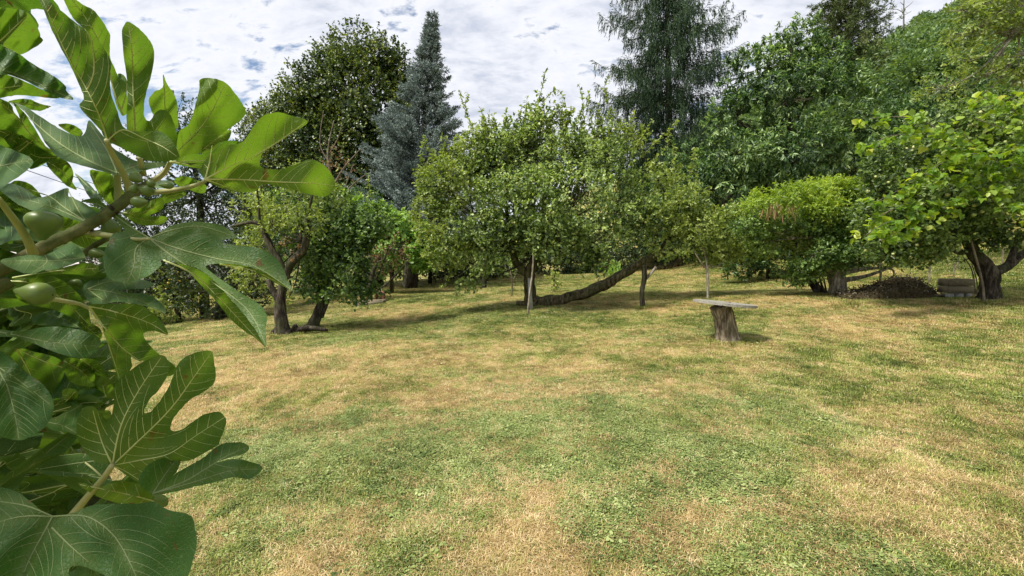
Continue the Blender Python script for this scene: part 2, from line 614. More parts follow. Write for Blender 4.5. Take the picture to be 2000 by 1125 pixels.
def build_grass():
    g1 = foliage_mat('grass_green', [(0.04, 0.065, 0.012), (0.155, 0.205, 0.04), (0.31, 0.36, 0.085), (0.54, 0.54, 0.20)], 0.25, (1.2, 1.15, .6), 0.6, 0.25, 'tint', True)
    g2 = foliage_mat('grass_straw', [(0.13, 0.09, 0.035), (0.38, 0.28, 0.115), (0.60, 0.46, 0.22), (0.82, 0.67, 0.41)], 0.2, (1.1, 1, .8), 0.7, 0.2, 'tint', True)
    g3 = foliage_mat('clover_leaf', [(0.06, 0.10, 0.025), (0.16, 0.215, 0.06), (0.28, 0.345, 0.11), (0.43, 0.48, 0.20)], 0.2, (1.2, 1.3, .6), 0.5, 0.3, 'tint', True)
    pc = bpy.data.collections.new('grass_prototypes')
    specs = [('green_tuft', 12, .031, .0035, .035, .8, g1, 'blade'), ('green_tuft_b', 10, .024, .004, .04, 1.3, g1, 'blade'),
             ('straw_tuft', 13, .028, .0028, .04, 1.6, g2, 'blade'), ('straw_tuft_b', 11, .022, .003, .045, 2.2, g2, 'blade'),
             ('clover_tuft', 14, .016, .0105, .045, .5, g3, 'leaf'), ('rosette', 8, .02, .021, .04, .5, g3, 'leaf')]
    for i, s in enumerate(specs):
        o = blade_proto('%02d_%s' % (i, s[0]), s[1], s[2], s[3], s[4], s[5], s[6], 50 + i, s[7])
        pc.objects.link(o)
    # points
    r0, r1, rend = 1.7, 4.0, 34.0
    K = 2400.0
    n_a = int(K * 0.5 * (r1 ** 2 - r0 ** 2) * 1.95)
    ex = 1.65
    n_b = int(K * r1 ** ex * 1.95 * (rend ** (2 - ex) - r1 ** (2 - ex)) / (2 - ex))
    ra = np.sqrt(rng.uniform(r0 ** 2, r1 ** 2, n_a))
    e = 2 - ex
    rb = (rng.uniform(r1 ** e, rend ** e, n_b)) ** (1 / e)
    rad = np.concatenate([ra, rb])
    ang = rng.uniform(-0.975, 0.975, len(rad))
    x, y = rad * np.sin(ang), rad * np.cos(ang)
    dr = dryness(x, y)
    cl = fbm2(x * 0.8 + 40, y * 0.8, 77, 4)
    z = gz_np(x, y) + (fbm2(x * 1.3, y * 1.3, 5, 4) - .5) * 0.05
    N = len(x)
    u = rng.random(N)
    isdry = rng.random(N) < np.clip(0.02 + (dr - 0.12) * 1.12, 0.10, 0.86)
    near = y < 10
    ap = np.array([G(900, 860)[:2], G(600, 900)[:2], G(1200, 800)[:2]])
    cmask = np.zeros(N)
    for (ax, ay) in ap:
        cmask += np.exp(-((x - ax) ** 2 + (y - ay) ** 2) / 2.2)
    isclov = (~isdry) & (rng.random(N) < np.clip(0.15 + (cl - .5) * 2.2 + cmask * .6, 0, .85))
    idx = np.where(isdry, np.where(u < .5, 2, 3), np.where(isclov, np.where(u < .97, 4, 5), np.where(u < .5, 0, 1)))
    tint = np.clip(rng.normal(.5, .27, N) + (fbm2(x * 2.5, y * 2.5, 90, 3) - .5) * .6 + np.where(idx < 2, (dr - .4) * .5, 0), 0, 1)
    scl = rng.uniform(.7, 1.25, N) * (1 + np.clip((rad - 4) / 14, 0, 1.6))
    scl = np.where(idx == 4, rng.uniform(.75, 1.15, N) * (1 + np.clip((rad - 5) / 22, 0, 1)), scl)
    bx_, by_ = [], []
    for (qx, qy, rr_, cnt_) in ((1421, 667, .30, 70), (1035, 600, .30, 60), (1110, 584, .6, 60), (1255, 602, .14, 30), (560, 653, .35, 60), (612, 641, .3, 50), (1635, 578, .45, 80), (1600, 577, .4, 50), (1932, 588, .4, 80),
                                (945, 565, .25, 30), (1383, 585, .12, 20), (800, 562, .5, 60), (1870, 585, .7, 90), (1740, 588, 1.1, 160), (722, 596, .7, 80)):
        b_ = G(qx, qy)
        a_ = rng.uniform(0, 6.283, cnt_)
        r_ = rr_ * rng.uniform(.7, 1.35, cnt_)
        bx_.append(b_.x + r_ * np.cos(a_))
        by_.append(b_.y + r_ * np.sin(a_))
    bx_, by_ = np.concatenate(bx_), np.concatenate(by_)
    nb_ = len(bx_)
    x, y = np.concatenate([x, bx_]), np.concatenate([y, by_])
    z = np.concatenate([z, gz_np(bx_, by_)])
    idx = np.concatenate([idx, rng.choice([0, 0, 1, 2], nb_)])
    tint = np.concatenate([tint, np.clip(rng.normal(.4, .2, nb_), 0, 1)])
    scl = np.concatenate([scl, rng.uniform(1.6, 3.0, nb_)])
    N = len(x)
    me = bpy.data.meshes.new('grass')
    me.vertices.add(N)
    me.vertices.foreach_set('co', np.stack([x, y, z], 1).astype(np.float32).ravel())
    for k, arr, ty in (('tint', tint, 'FLOAT'), ('scl', scl, 'FLOAT'), ('rotz', rng.uniform(0, 6.283, N), 'FLOAT')):
        a = me.attributes.new(k, ty, 'POINT')
        a.data.foreach_set('value', arr.astype(np.float32))
    a = me.attributes.new('pick', 'INT', 'POINT')
    a.data.foreach_set('value', idx.astype(np.int32))
    o = obj('grass', me, None, None, 'stuff')
    o['label'] = 'short dry and green lawn grass with clover'
    o['category'] = 'grass'
    ng = bpy.data.node_groups.new('grass_nodes', 'GeometryNodeTree')
    ng.interface.new_socket('Geometry', in_out='INPUT', socket_type='NodeSocketGeometry')
    ng.interface.new_socket('Geometry', in_out='OUTPUT', socket_type='NodeSocketGeometry')
    n, l = ng.nodes, ng.links
    gi, go = n.new('NodeGroupInput'), n.new('NodeGroupOutput')
    m2p = n.new('GeometryNodeMeshToPoints')
    ci = n.new('GeometryNodeCollectionInfo')
    ci.inputs['Collection'].default_value = pc
    ci.inputs['Separate Children'].default_value = True
    ci.inputs['Reset Children'].default_value = True
    iop = n.new('GeometryNodeInstanceOnPoints')
    iop.inputs['Pick Instance'].default_value = True

    def at(name, ty):
        a = n.new('GeometryNodeInputNamedAttribute')
        a.data_type = ty
        a.inputs['Name'].default_value = name
        return a.outputs['Attribute']
    l.new(gi.outputs[0], m2p.inputs['Mesh'])
    l.new(m2p.outputs[0], iop.inputs['Points'])
    l.new(ci.outputs[0], iop.inputs['Instance'])
    l.new(at('pick', 'INT'), iop.inputs['Instance Index'])
    cx = n.new('ShaderNodeCombineXYZ')
    l.new(at('rotz', 'FLOAT'), cx.inputs[2])
    l.new(cx.outputs[0], iop.inputs['Rotation'])
    l.new(at('scl', 'FLOAT'), iop.inputs['Scale'])
    l.new(iop.outputs[0], go.inputs[0])
    md = o.modifiers.new('grass', 'NODES')
    md.node_group = ng
    return o


build_grass()


# ------------------------------------------------------------------ leaves
def leaves_geo(C, D, U, L, W, hexa=False, fold=0.3):
    n = len(C)
    D = npnorm(D)
    S = npnorm(np.cross(D, U))
    N = np.cross(S, D)
    L = L.reshape(-1, 1)
    W = W.reshape(-1, 1)
    if not hexa:
        v = np.stack([C, C + D * L * .48 + S * W * .5 + N * W * fold * .5, C + D * L, C + D * L * .48 - S * W * .5 + N * W * fold * .5], 1)
        b = np.arange(n)[:, None] * 4
        f = np.concatenate([b + np.array([[0, 1, 2]]), b + np.array([[0, 2, 3]])], 1).reshape(-1, 3)
        return v.reshape(-1, 3), f
    dn = N * L
    v = np.stack([C, C + D * L * .3 + S * W * .42 + N * W * fold * .4, C + D * L * .68 + S * W * .4 + N * W * fold * .4 - dn * .05, C + D * L - dn * .14,
                  C + D * L * .68 - S * W * .4 + N * W * fold * .4 - dn * .05, C + D * L * .3 - S * W * .42 + N * W * fold * .4], 1)
    b = np.arange(n)[:, None] * 6
    f = np.concatenate([b + np.array([[0, 1, 2, 3]]), b + np.array([[0, 3, 4, 5]])], 1).reshape(-1, 4)
    return v.reshape(-1, 3), f


def leaf_mesh(name, C, D, U, L, W, rnd, hexa=False, fold=.3):
    v, f = leaves_geo(C, D, U, L, W, hexa, fold)
    return np_mesh(name, v, [f], {'rnd': ('FACE', np.repeat(np.clip(rnd, 0, 1), 2))})


def rdir(n):
    return npnorm(rng.normal(size=(n, 3)))


def to_blobs(blobs, d, ydepth=0.9):
    out = []
    for b in blobs:
        px, py, rx, ry = b[:4]
        dd = d + (b[4] if len(b) > 4 else 0)
        c = P(px, py, dd)
        a, h = rx * dd / F, ry * dd / F
        out.append((np.array(c), np.array([a, max(0.25, min(a, 3.5) * ydepth), h])))
    return out


def sample_twigs(bl, n, clump, thr, inner=0.2, seed=0, upbias=0.0, lobes=0.3, layer=1.0):
    wt = np.array([(r[0] * r[2] + r[0] * r[1] + r[1] * r[2]) for c, r in bl])
    wt = wt / wt.sum()
    C, O = [], []
    got = 0
    it = 0
    while got < n and it < 12:
        it += 1
        m = n * 2
        k = rng.choice(len(bl), m, p=wt)
        dr = rdir(m)
        dr[:, 2] += upbias
        dr = npnorm(dr)
        keep = (dr[:, 1] < 0.25) | (rng.random(m) < 0.45)
        c0 = np.array([bl[i][0] for i in k])
        r0 = np.array([bl[i][1] for i in k])
        rr = np.where(rng.random(m) < inner, rng.uniform(.15, .75, m), rng.uniform(.78, 1.0, m))
        lb = vnoise(dr * 2.7 + k[:, None] * 7.3, seed + 3)
        rr = rr * (1 - lobes / 2 + lobes * lb)
        p = c0 + dr * r0 * rr[:, None]
        ns = vnoise(p * np.array([[1, 1, layer]]) / clump + 50, seed)
        keep &= ns > thr
        keep &= p[:, 2] > gz_np(p[:, 0], p[:, 1]) + 0.12
        C.append(p[keep])
        O.append(npnorm(dr[keep] / r0[keep] * r0[keep].mean()))
        got += keep.sum()
    C = np.concatenate(C)[:n]
    O = np.concatenate(O)[:n]
    return C, O


def make_crown(bl, ntw, lpt, leaf, width, twig, mat, parent, clump=1.0, thr=0.38, droop=0.0, up=0.35, inner=0.2, hexa=False,
               seed=0, spread=0.9, name='crown', upbias=0.0, lobes=.3, bright=0.0, flat=0.5, shade_rnd=0.25, layer=1.0):
    C, O = sample_twigs(bl, ntw, clump, thr, inner, seed, upbias, lobes, layer)
    n = len(C)
    tdir = O * 0.8 + rdir(n) * 0.55
    tdir[:, 2] += up
    tdir = npnorm(tdir)
    tl = rng.uniform(.6, 1.3, n) * twig
    trn = vnoise(C / (clump * 1.3) + 9, seed + 5) * .5 + rng.normal(0, .12, n) + .25 + bright
    k = np.repeat(np.arange(n), lpt)
    m = len(k)
    t = rng.uniform(0, 1, m)
    base = C[k] + tdir[k] * (tl[k] * (t - .3))[:, None]
    base[:, 2] -= droop * .5 * tl[k] * t * t
    dl = tdir[k] * .7 + rdir(m) * spread
    dl[:, 2] -= droop
    U = rdir(m) * (1 - flat) * .9 + np.array([[0, 0, .75]]) * flat + O[k] * .75 * flat
    L = leaf * rng.uniform(.65, 1.25, m)
    W = width * rng.uniform(.75, 1.2, m) * (L / leaf)
    rn = trn[k] + rng.normal(0, shade_rnd * .55, m)
    me = leaf_mesh(name, base, dl, U, L, W, rn, hexa)
    o = obj(name, me, mat, parent, 'stuff')
    return o, C, tdir, tl


def twigs_mesh(mb, starts, ends, r0, r1, sides=3, bend=0.1):
    """many thin bent branches, vectorised"""
    n = len(starts)
    mid = (starts + ends) / 2 + rdir(n) * bend * np.linalg.norm(ends - starts, axis=1, keepdims=True)
    ax = npnorm(ends - starts)
    S = npnorm(np.cross(ax, rdir(n)))
    B = np.cross(ax, S)
    V = []
    for q, rr in ((starts, r0), (mid, (r0 + r1) / 2), (ends, r1)):
        rr = np.broadcast_to(np.asarray(rr, float).reshape(-1, 1) if np.ndim(rr) else rr, (n, 1))
        for k in range(sides):
            a = 2 * math.pi * k / sides
            V.append(q + (S * math.cos(a) + B * math.sin(a)) * rr)
    V = np.stack(V, 1)
    b = np.arange(n)[:, None] * (3 * sides)
    qs = []
    for j in range(2):
        for k in range(sides):
            k2 = (k + 1) % sides
            qs.append(b + np.array([[j * sides + k, j * sides + k2, (j + 1) * sides + k2, (j + 1) * sides + k]]))
    mb.add(V.reshape(-1, 3), np.concatenate(qs, 0))


def branches_to(mb, frm, bl, C, nbr, r_main, r_tw, per=0.03):
    """limbs from a trunk point to each blob, then twigs"""
    for i, (c, r) in enumerate(bl):
        a = Vector(frm)
        b = Vector(c)
        mid = (a + b) / 2 + Vector((random.uniform(-.1, .1), random.uniform(-.1, .1), random.uniform(-.12, .05))) * (b - a).length
        mb.tube([a, mid, b], [r_main, r_main * .7, r_main * .35], 6, .1, 4, i)
    if len(C):
        sel = rng.choice(len(C), min(nbr, len(C)), replace=False)
        cs = np.array([c for c, r in bl])
        e = C[sel]
        near = np.argmin(((e[:, None, :] - cs[None]) ** 2).sum(2), 1)
        s = cs[near] + (e - cs[near]) * rng.uniform(0, .35, (len(sel), 1))
        twigs_mesh(mb, s, e, r_tw, r_tw * .3)


def trunk_pts(spec, d):
    out, rad = [], []
    for s in spec:
        px, py, w = s[:3]
        dd = d + (s[3] if len(s) > 3 else 0)
        out.append(P(px, py, dd))
        rad.append(w / 2 * dd / F)
    return out, rad


def tree(name, label, cat, base, d, trunk_specs, blobs, leafmat, bark, ntw, lpt, leaf, width, twig, group=None, nbr=200, r_main=.05, r_tw=.012,
         frm=None, ydepth=.9, sides=12, crown_kw=None, rough=.1):
    bp = G(*base) if not isinstance(base, Vector) else base
    if d is None:
        d = bp.y
    root = thing(name, label, cat, bp, group)
    mb = MB()
    for i, ts in enumerate(trunk_specs):
        pts, rad = trunk_pts(ts, d)
        if i == 0:
            pts[0] = Vector((pts[0].x, pts[0].y, gz(pts[0].x, pts[0].y) - .06))
        mb.tube(pts, rad, sides if i == 0 else 8, rough, 5, i + 1)
    bl = to_blobs(blobs, d, ydepth)
    kw = dict(crown_kw or {})
    o, C, td, tl = make_crown(bl, ntw, lpt, leaf, width, twig, leafmat, root, seed=hash_s(label), **kw)
    if frm is None:
        pts, _ = trunk_pts(trunk_specs[0], d)
        frm = pts[-1]
    else:
        frm = P(frm[0], frm[1], d)
    mb.build('trunk', bark, root, True)
    br = MB()
    branches_to(br, frm, bl, C, nbr, r_main, r_tw)
    br.build('branch', bark, root, True)
    return root, bl, C, td, d


def hash_s(s):
    h = 0
    for ch in s:
        h = (h * 31 + ord(ch)) % 9973
    return h


def apples(C, n, size, mat, parent, name='apples'):
    sel = rng.choice(len(C), n)
    # low-poly sphere
    th = [0.0, .5, 1.0, 1.6, 2.2, 2.8]
    ring = []
    vs = [(0, 0, .42)]
    for t in (0.6, 1.25, 1.9, 2.6):
        for k in range(7):
            a = k * 2 * math.pi / 7
            vs.append((.5 * math.sin(t) * math.cos(a), .5 * math.sin(t) * math.sin(a), .47 * math.cos(t)))
    vs.append((0, 0, -.42))
    tr, q = [], []
    for k in range(7):
        k2 = (k + 1) % 7
        tr.append((0, 1 + k, 1 + k2))
        tr.append((29, 22 + k2, 22 + k))
        for j in range(3):
            q.append((1 + j * 7 + k, 1 + (j + 1) * 7 + k, 1 + (j + 1) * 7 + k2, 1 + j * 7 + k2))
    vs, tr, q = np.array(vs), np.array(tr), np.array(q)
    mb = MB()
    for i in sel:
        s = size * random.uniform(.75, 1.15)
        c = C[i] + rng.normal(0, .03, 3) + np.array([0, -0.05, -.03])
        mb.add(vs * s + c, q, tr)
    return mb.build(name, mat, parent, True, 'stuff')


APPLE = plain_mat('green_apple_skin', (0.36, 0.44, 0.13), (0.58, 0.55, 0.26), 6, 0.4, None, 0.0, 0.4)
YFRUIT = plain_mat('yellow_fruit_skin', (0.62, 0.40, 0.05), (0.75, 0.55, 0.12), 6, 0.4, None, 0.0, 0.4)
L_APPLE = foliage_mat('apple_leaves', [(0.03, 0.055, 0.016), (0.11, 0.175, 0.045), (0.24, 0.33, 0.095), (0.45, 0.54, 0.21)], .36, (1.25, 1.3, .5))
L_APPLE_Y = foliage_mat('apple_leaves_light', [(0.06, 0.095, 0.025), (0.17, 0.23, 0.055), (0.31, 0.38, 0.10), (0.50, 0.55, 0.20)], .40, (1.25, 1.3, .45))
L_MID = foliage_mat('mid_green_leaves', [(0.014, 0.036, 0.011), (0.055, 0.115, 0.028), (0.14, 0.23, 0.055), (0.32, 0.43, 0.12)], .34, (1.2, 1.3, .45))
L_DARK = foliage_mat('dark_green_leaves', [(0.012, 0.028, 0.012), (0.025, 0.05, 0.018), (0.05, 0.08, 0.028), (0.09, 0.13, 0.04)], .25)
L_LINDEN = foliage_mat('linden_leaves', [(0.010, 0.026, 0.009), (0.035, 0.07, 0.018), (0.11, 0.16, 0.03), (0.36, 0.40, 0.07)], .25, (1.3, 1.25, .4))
L_CHEST = foliage_mat('chestnut_leaves', [(0.012, 0.034, 0.014), (0.05, 0.11, 0.035), (0.15, 0.245, 0.075), (0.42, 0.53, 0.23)], .30, (1.15, 1.25, .5))
L_BRIGHT = foliage_mat('bright_vine_leaves', [(0.08, 0.14, 0.02), (0.18, 0.28, 0.035), (0.30, 0.42, 0.06), (0.46, 0.54, 0.12)], .45, (1.5, 1.4, .35))
L_LIGHT = foliage_mat('light_shrub_leaves', [(0.07, 0.16, 0.035), (0.15, 0.29, 0.055), (0.25, 0.42, 0.08), (0.4, 0.56, 0.15)], .38)
L_BROWN = foliage_mat('brown_leaves', [(0.12, 0.075, 0.035), (0.22, 0.13, 0.06), (0.34, 0.22, 0.12), (0.25, 0.24, 0.08)], .3, (1.2, 1, .7))
L_BLUE = foliage_mat('blue_needles', [(0.06, 0.08, 0.07), (0.14, 0.18, 0.165), (0.25, 0.31, 0.29), (0.42, 0.50, 0.48)], .1, (1, 1, 1), .7, .2)
L_SPRUCE = foliage_mat('spruce_needles', [(0.02, 0.045, 0.025), (0.032, 0.062, 0.032), (0.055, 0.092, 0.04), (0.10, 0.15, 0.06)], .08, (1, 1, .8), .75, .15)
L_PINE = foliage_mat('pine_needles', [(0.03, 0.05, 0.02), (0.07, 0.10, 0.035), (0.13, 0.17, 0.05), (0.2, 0.22, 0.08)], .15, (1, 1, .8), .7, .2)
L_HILL = foliage_mat('hill_leaves', [(0.04, 0.085, 0.035), (0.09, 0.165, 0.055), (0.16, 0.26, 0.075), (0.27, 0.38, 0.12)], .28)

# ------------------------------------------------------------------ hillside wood (one mass)


def build_hill_wood():
    pc = bpy.data.collections.new('hill_tree_prototypes')
    for i in range(4):
        bl = []
        for k in range(9):
            a = random.uniform(0, 6.28)
            r = random.uniform(0, 1.9)
            bl.append((np.array([r * math.cos(a), r * math.sin(a), random.uniform(2.5, 6.2) - r * .5 + 100]), np.array([1.7, 1.7, 1.4])))
        C, O = sample_twigs(bl, 1900, .9, .36, .1, i, .5)
        n = len(C)
        k = np.repeat(np.arange(n), 4)
        m = len(k)
        C[:, 2] -= 100
        base = C[k] + rng.normal(0, .18, (m, 3))
        D = O[k] + rdir(m) * .8
        D[:, 2] -= .1
        me = leaf_mesh('hill_tree_%d' % i, base, D, rdir(m) + np.array([[0, 0, .8]]), rng.uniform(.16, .34, m), rng.uniform(.1, .2, m), rng.normal(.45, .22, m) + (vnoise(base * .7, 4) - .5) * .4)
        me.materials.append(L_HILL)
        pc.objects.link(bpy.data.objects.new('hill_tree_%d' % i, me))
    pts, sc, rz, pk = [], [], [], []
    tries = 0
    while len(pts) < 620 and tries < 40000:
        tries += 1
        y = random.uniform(34, 150)
        x = random.uniform(18, 150)
        t = 0.92 * (x - 9.5) + 0.16 * (y - 13)
        if t < 16 or t > 98 or x / y > 1.5 or x / y < .28:
            continue
        s = random.uniform(.75, 1.25)
        if any((x - q[0]) ** 2 + (y - q[1]) ** 2 < (2.6) ** 2 for q in pts):
            continue
        pts.append((x, y, gz(x, y) - 1.0))
        sc.append(s)
        rz.append(random.uniform(0, 6.28))
        pk.append(random.randrange(4))
    N = len(pts)
    me = bpy.data.meshes.new('hillside_wood')
    me.vertices.add(N)
    me.vertices.foreach_set('co', np.array(pts, dtype=np.float32).ravel())
    for k_, arr in (('scl', sc), ('rotz', rz)):
        a = me.attributes.new(k_, 'FLOAT', 'POINT')
        a.data.foreach_set('value', np.array(arr, dtype=np.float32))
    a = me.attributes.new('pick', 'INT', 'POINT')
    a.data.foreach_set('value', np.array(pk, dtype=np.int32))
    o = obj('hillside_wood', me, None, None, 'stuff')
    o['label'] = 'dense green broadleaf wood covering the steep hill behind the garden'
    o['category'] = 'wood'
    ng = bpy.data.node_groups['grass_nodes'].copy()
    for nd in ng.nodes:
        if nd.bl_idname == 'GeometryNodeCollectionInfo':
            nd.inputs['Collection'].default_value = pc
    md = o.modifiers.new('wood', 'NODES')
    md.node_group = ng


build_hill_wood()


# ------------------------------------------------------------------ conifers
def conifer(name, label, apex, base_px, d, halfw, bark, mat, style, nbr, group=None, low=0.05, seed=0, trunk_w=.3):
    ap = P(apex[0], apex[1], d)
    bx = P(base_px, 500, d).x
    bz = gz(bx, d)
    base = Vector((bx, d, bz))
    root = thing(name, label, 'tree', base, group)
    H = ap.z - bz
    mb = MB()
    mb.tube([base + Vector((0, 0, -.1)), base.lerp(ap, .5), ap], [trunk_w, trunk_w * .55, .02], 10, .05, 6, seed)
    mb.build('trunk', bark, root, True)
    br = MB()
    LC, LD, LU, LL, LW, LR = [], [], [], [], [], []
    rr = random.Random(seed)
    S, E = [], []
    for i in range(nbr):
        t = low + (1 - low) * (i / nbr) ** (0.92)            # height fraction
        if style == 'norway':
            nt_ = max(8, int(nbr / 14))
            t = low + (1 - low) * (int((t - low) / (1 - low) * nt_) + .5) / nt_
        t = min(.995, max(low, t + rr.uniform(-.012, .012)))
        a = i * 2.39996 + rr.uniform(-.4, .4)
        hw = np.interp(t, [q[0] for q in halfw], [q[1] for q in halfw]) * rr.uniform(.5, 1.18)
        o = base.lerp(ap, t)
        dirh = Vector((math.cos(a), math.sin(a), 0))
        nseg = 8 if style != 'blue' else 6
        P_ = []
        for k in range(nseg + 1):
            s = k / nseg
            if style == 'norway':
                z = hw * (-.62 * s + .50 * s * s * s + .12 * s * (1 - s)) if t < .85 else hw * (.3 * s)
            elif style == 'blue':
                z = hw * (-.10 * s + .34 * s * s if t < .8 else .42 * s)
            else:
                z = hw * (.35 * s)
            P_.append(np.array(o + dirh * hw * s + Vector((0, 0, z))))
        P_ = np.array(P_)
        S.append(P_[:-1])
        E.append(P_[1:])
        side = np.array([-math.sin(a), math.cos(a), 0])
        dh = np.array(dirh)
        if style == 'norway':
            nst = int(6 + hw * 8)
            for j in range(nst):
                s = rr.uniform(.12, 1.0)
                k = min(nseg - 1, int(s * nseg))
                f = s * nseg - k
                p0 = P_[k] * (1 - f) + P_[k + 1] * f
                lat = rr.uniform(-.55, .55) * (1 - .55 * s) * min(hw, 3.0) * .42
                p0 = p0 + side * lat - np.array([0, 0, abs(lat) * .25])
                ln = rr.uniform(.15, .75) * (0.45 + .22 * min(hw, 3))
                m = int(5 + ln * 11)
                tt = np.linspace(0, 1, m)
                c = p0 + np.outer(tt * ln, np.array([0, 0, -1.0])) + np.outer(tt * ln * .18, dh) + rng.normal(0, .045, (m, 3))
                dd = np.tile(np.array([0, 0, -1.0]), (m, 1)) + rng.normal(0, .22, (m, 3)) + dh * .15
                LC.append(c)
                LD.append(dd)
                LU.append(rdir(m))
                LL.append(rng.uniform(.2, .36, m))
                LW.append(rng.uniform(.03, .055, m))
                LR.append(rng.normal(.38, .2, m) + .25 * (s - .5))
            # foliage along the branch top
            m = int(hw * 42)
            s = rng.uniform(.1, 1, m)
            k = np.minimum(nseg - 1, (s * nseg).astype(int))
            f = (s * nseg - k)[:, None]
            c = P_[k] * (1 - f) + P_[k + 1] * f + side * rng.normal(0, 1, (m, 1)) * (.10 + .13 * hw * (1 - s))[:, None] + rng.normal(0, .05, (m, 3))
            LC.append(c)
            LD.append(dh * 1.0 + side * rng.normal(0, .5, (m, 1)) + np.array([0, 0, -.35]))
            LU.append(rdir(m) + np.array([0, 0, .7]))
            LL.append(rng.uniform(.18, .34, m))
            LW.append(rng.uniform(.03, .055, m))
            LR.append(rng.normal(.6, .2, m))
        elif style == 'blue':
            m = int((12 + hw * 74) * rr.uniform(.4, 1.3))
            s = rng.uniform(.15, 1.03, m) ** .8
            k = np.minimum(nseg - 1, (s * nseg).astype(int))
            f = (s * nseg - k)[:, None]
            wd = .26 * hw * (1 - s * .75) + .05
            lt = rng.uniform(-1, 1, m) * wd
            c0 = P_[k] * (1 - f) + P_[k + 1] * f + np.outer(lt, side) + rng.normal(0, .035, (m, 3))
            kk = np.repeat(np.arange(m), 4)
            mm = len(kk)
            ax = npnorm(dh + np.outer(np.sign(lt), side) * .7 + np.array([0, 0, .35]) + rng.normal(0, .2, (m, 3)))
            c = c0[kk] + ax[kk] * rng.uniform(0, .22, (mm, 1))
            dd = ax[kk] * .9 + rdir(mm) * .75
            LC.append(c)
            LD.append(dd)
            LU.append(rdir(mm))
            LL.append(rng.uniform(.09, .17, mm))
            LW.append(rng.uniform(.028, .05, mm))
            LR.append(np.repeat(rng.normal(.42, .22, m) + .45 * (s - .6), 4) + rng.normal(0, .1, mm))
        else:   # pine: tufts at branch ends
            m = int(7 + hw * 4)
            s = rng.uniform(.35, 1.05, m)
            k = np.minimum(nseg - 1, (s * nseg).astype(int))
            f = (s * nseg - k)[:, None]
            c0 = P_[k] * (1 - f) + P_[k + 1] * f + rng.normal(0, .22, (m, 3)) * min(1.6, hw * .5)
            kk = np.repeat(np.arange(m), 16)
            mm = len(kk)
            ax = npnorm(dh * .5 + np.array([0, 0, .7]) + rng.normal(0, .3, (m, 3)))
            dd = ax[kk] * .6 + rdir(mm)
            LC.append(c0[kk] + rng.normal(0, .06, (mm, 3)))
            LD.append(dd)
            LU.append(rdir(mm))
            LL.append(rng.uniform(.25, .5, mm))
            LW.append(rng.uniform(.05, .09, mm))
            LR.append(rng.normal(.45, .2, mm))
    S, E = np.concatenate(S), np.concatenate(E)
    twigs_mesh(br, S, E, {'norway': .02, 'pine': .05}.get(style, .018), {'norway': .012, 'pine': .03}.get(style, .012), 3, 0.02)
    br.build('branch', bark, root)
    cat = np.concatenate
    me = leaf_mesh('crown', cat(LC), cat(LD), cat(LU), cat(LL), cat(LW), cat(LR), False, .5)
    obj('crown', me, mat, root, 'stuff')
    return root


# Norway spruce, weeping, apex above the frame
conifer('norway_spruce', 'tall dark spruce with weeping curtains of needles, cut off by the top edge', (1300, -150), 1312, 33.0,
        [(0, 5.2), (.25, 6.2), (.5, 6.0), (.68, 5.3), (.8, 3.9), (.92, 1.7), (1, .15)], BARK, L_SPRUCE, 'norway', 250, None, .16, 3, .4)
# blue spruce
conifer('blue_spruce', 'slim blue-grey spruce with pointed tip beside the dark round-topped tree', (845, 28), 803, 24.0,
        [(0, 4.0), (.1, 4.3), (.3, 3.7), (.45, 2.8), (.6, 1.95), (.7, 1.25), (.83, .62), (.92, .28), (1, .03)], BARK, L_BLUE, 'blue', 380, None, .12, 5, .33)
# pine on the hill
conifer('pine_tree', 'dark pine with tufted rounded top standing on the skyline of the hill', (1648, -8), 1650, 52.0,
        [(0, 2), (.55, 3.6), (.75, 3.9), (.88, 3.0), (.96, 1.6), (1, .3)], BARK, L_PINE, 'pine', 80, None, .5, 8, .3)
conifer('small_conifer', 'slim conifer tip poking above the chestnut tree left of its summit', (1538, 55), 1538, 46.0,
        [(0, 2.2), (.5, 2.0), (.8, 1.0), (.93, .4), (1, .04)], BARK, L_PINE, 'norway', 120, None, .3, 9, .2)

# ------------------------------------------------------------------ broadleaf trees, back to front
r_li = tree('linden_tree', 'very tall round-topped dark green tree left of the blue spruce', 'tree', Vector((-9.0, 29, gz(-9, 29))), 29,
     [[(735, 560, 30), (735, 450, 26), (720, 330, 20)]],
     [(700, 120, 62, 62), (755, 130, 50, 55, -.5), (650, 130, 40, 50), (610, 175, 50, 55, -1), (690, 200, 90, 80, -1), (780, 190, 45, 70), (740, 260, 80, 80, -1.5),
      (590, 250, 70, 70, -1), (650, 300, 90, 80, -1.5), (530, 245, 44, 42), (575, 210, 50, 48, -.5), (560, 330, 70, 80, -1), (700, 370, 100, 90, -1), (620, 420, 110, 90), (780, 300, 50, 90), (510, 300, 40, 70, 1), (520, 420, 60, 90, 1), (700, 440, 80, 80), (640, 230, 70, 70), (740, 350, 80, 80), (560, 440, 70, 70)],
     L_LINDEN, BARK, 17000, 8, .15, .125, .5, nbr=60, r_main=.08, r_tw=.02,
     crown_kw=dict(clump=1.6, thr=.22, layer=1.6, lobes=.6, inner=.4, spread=1.0, up=.2, flat=.65, upbias=.1, shade_rnd=.35))

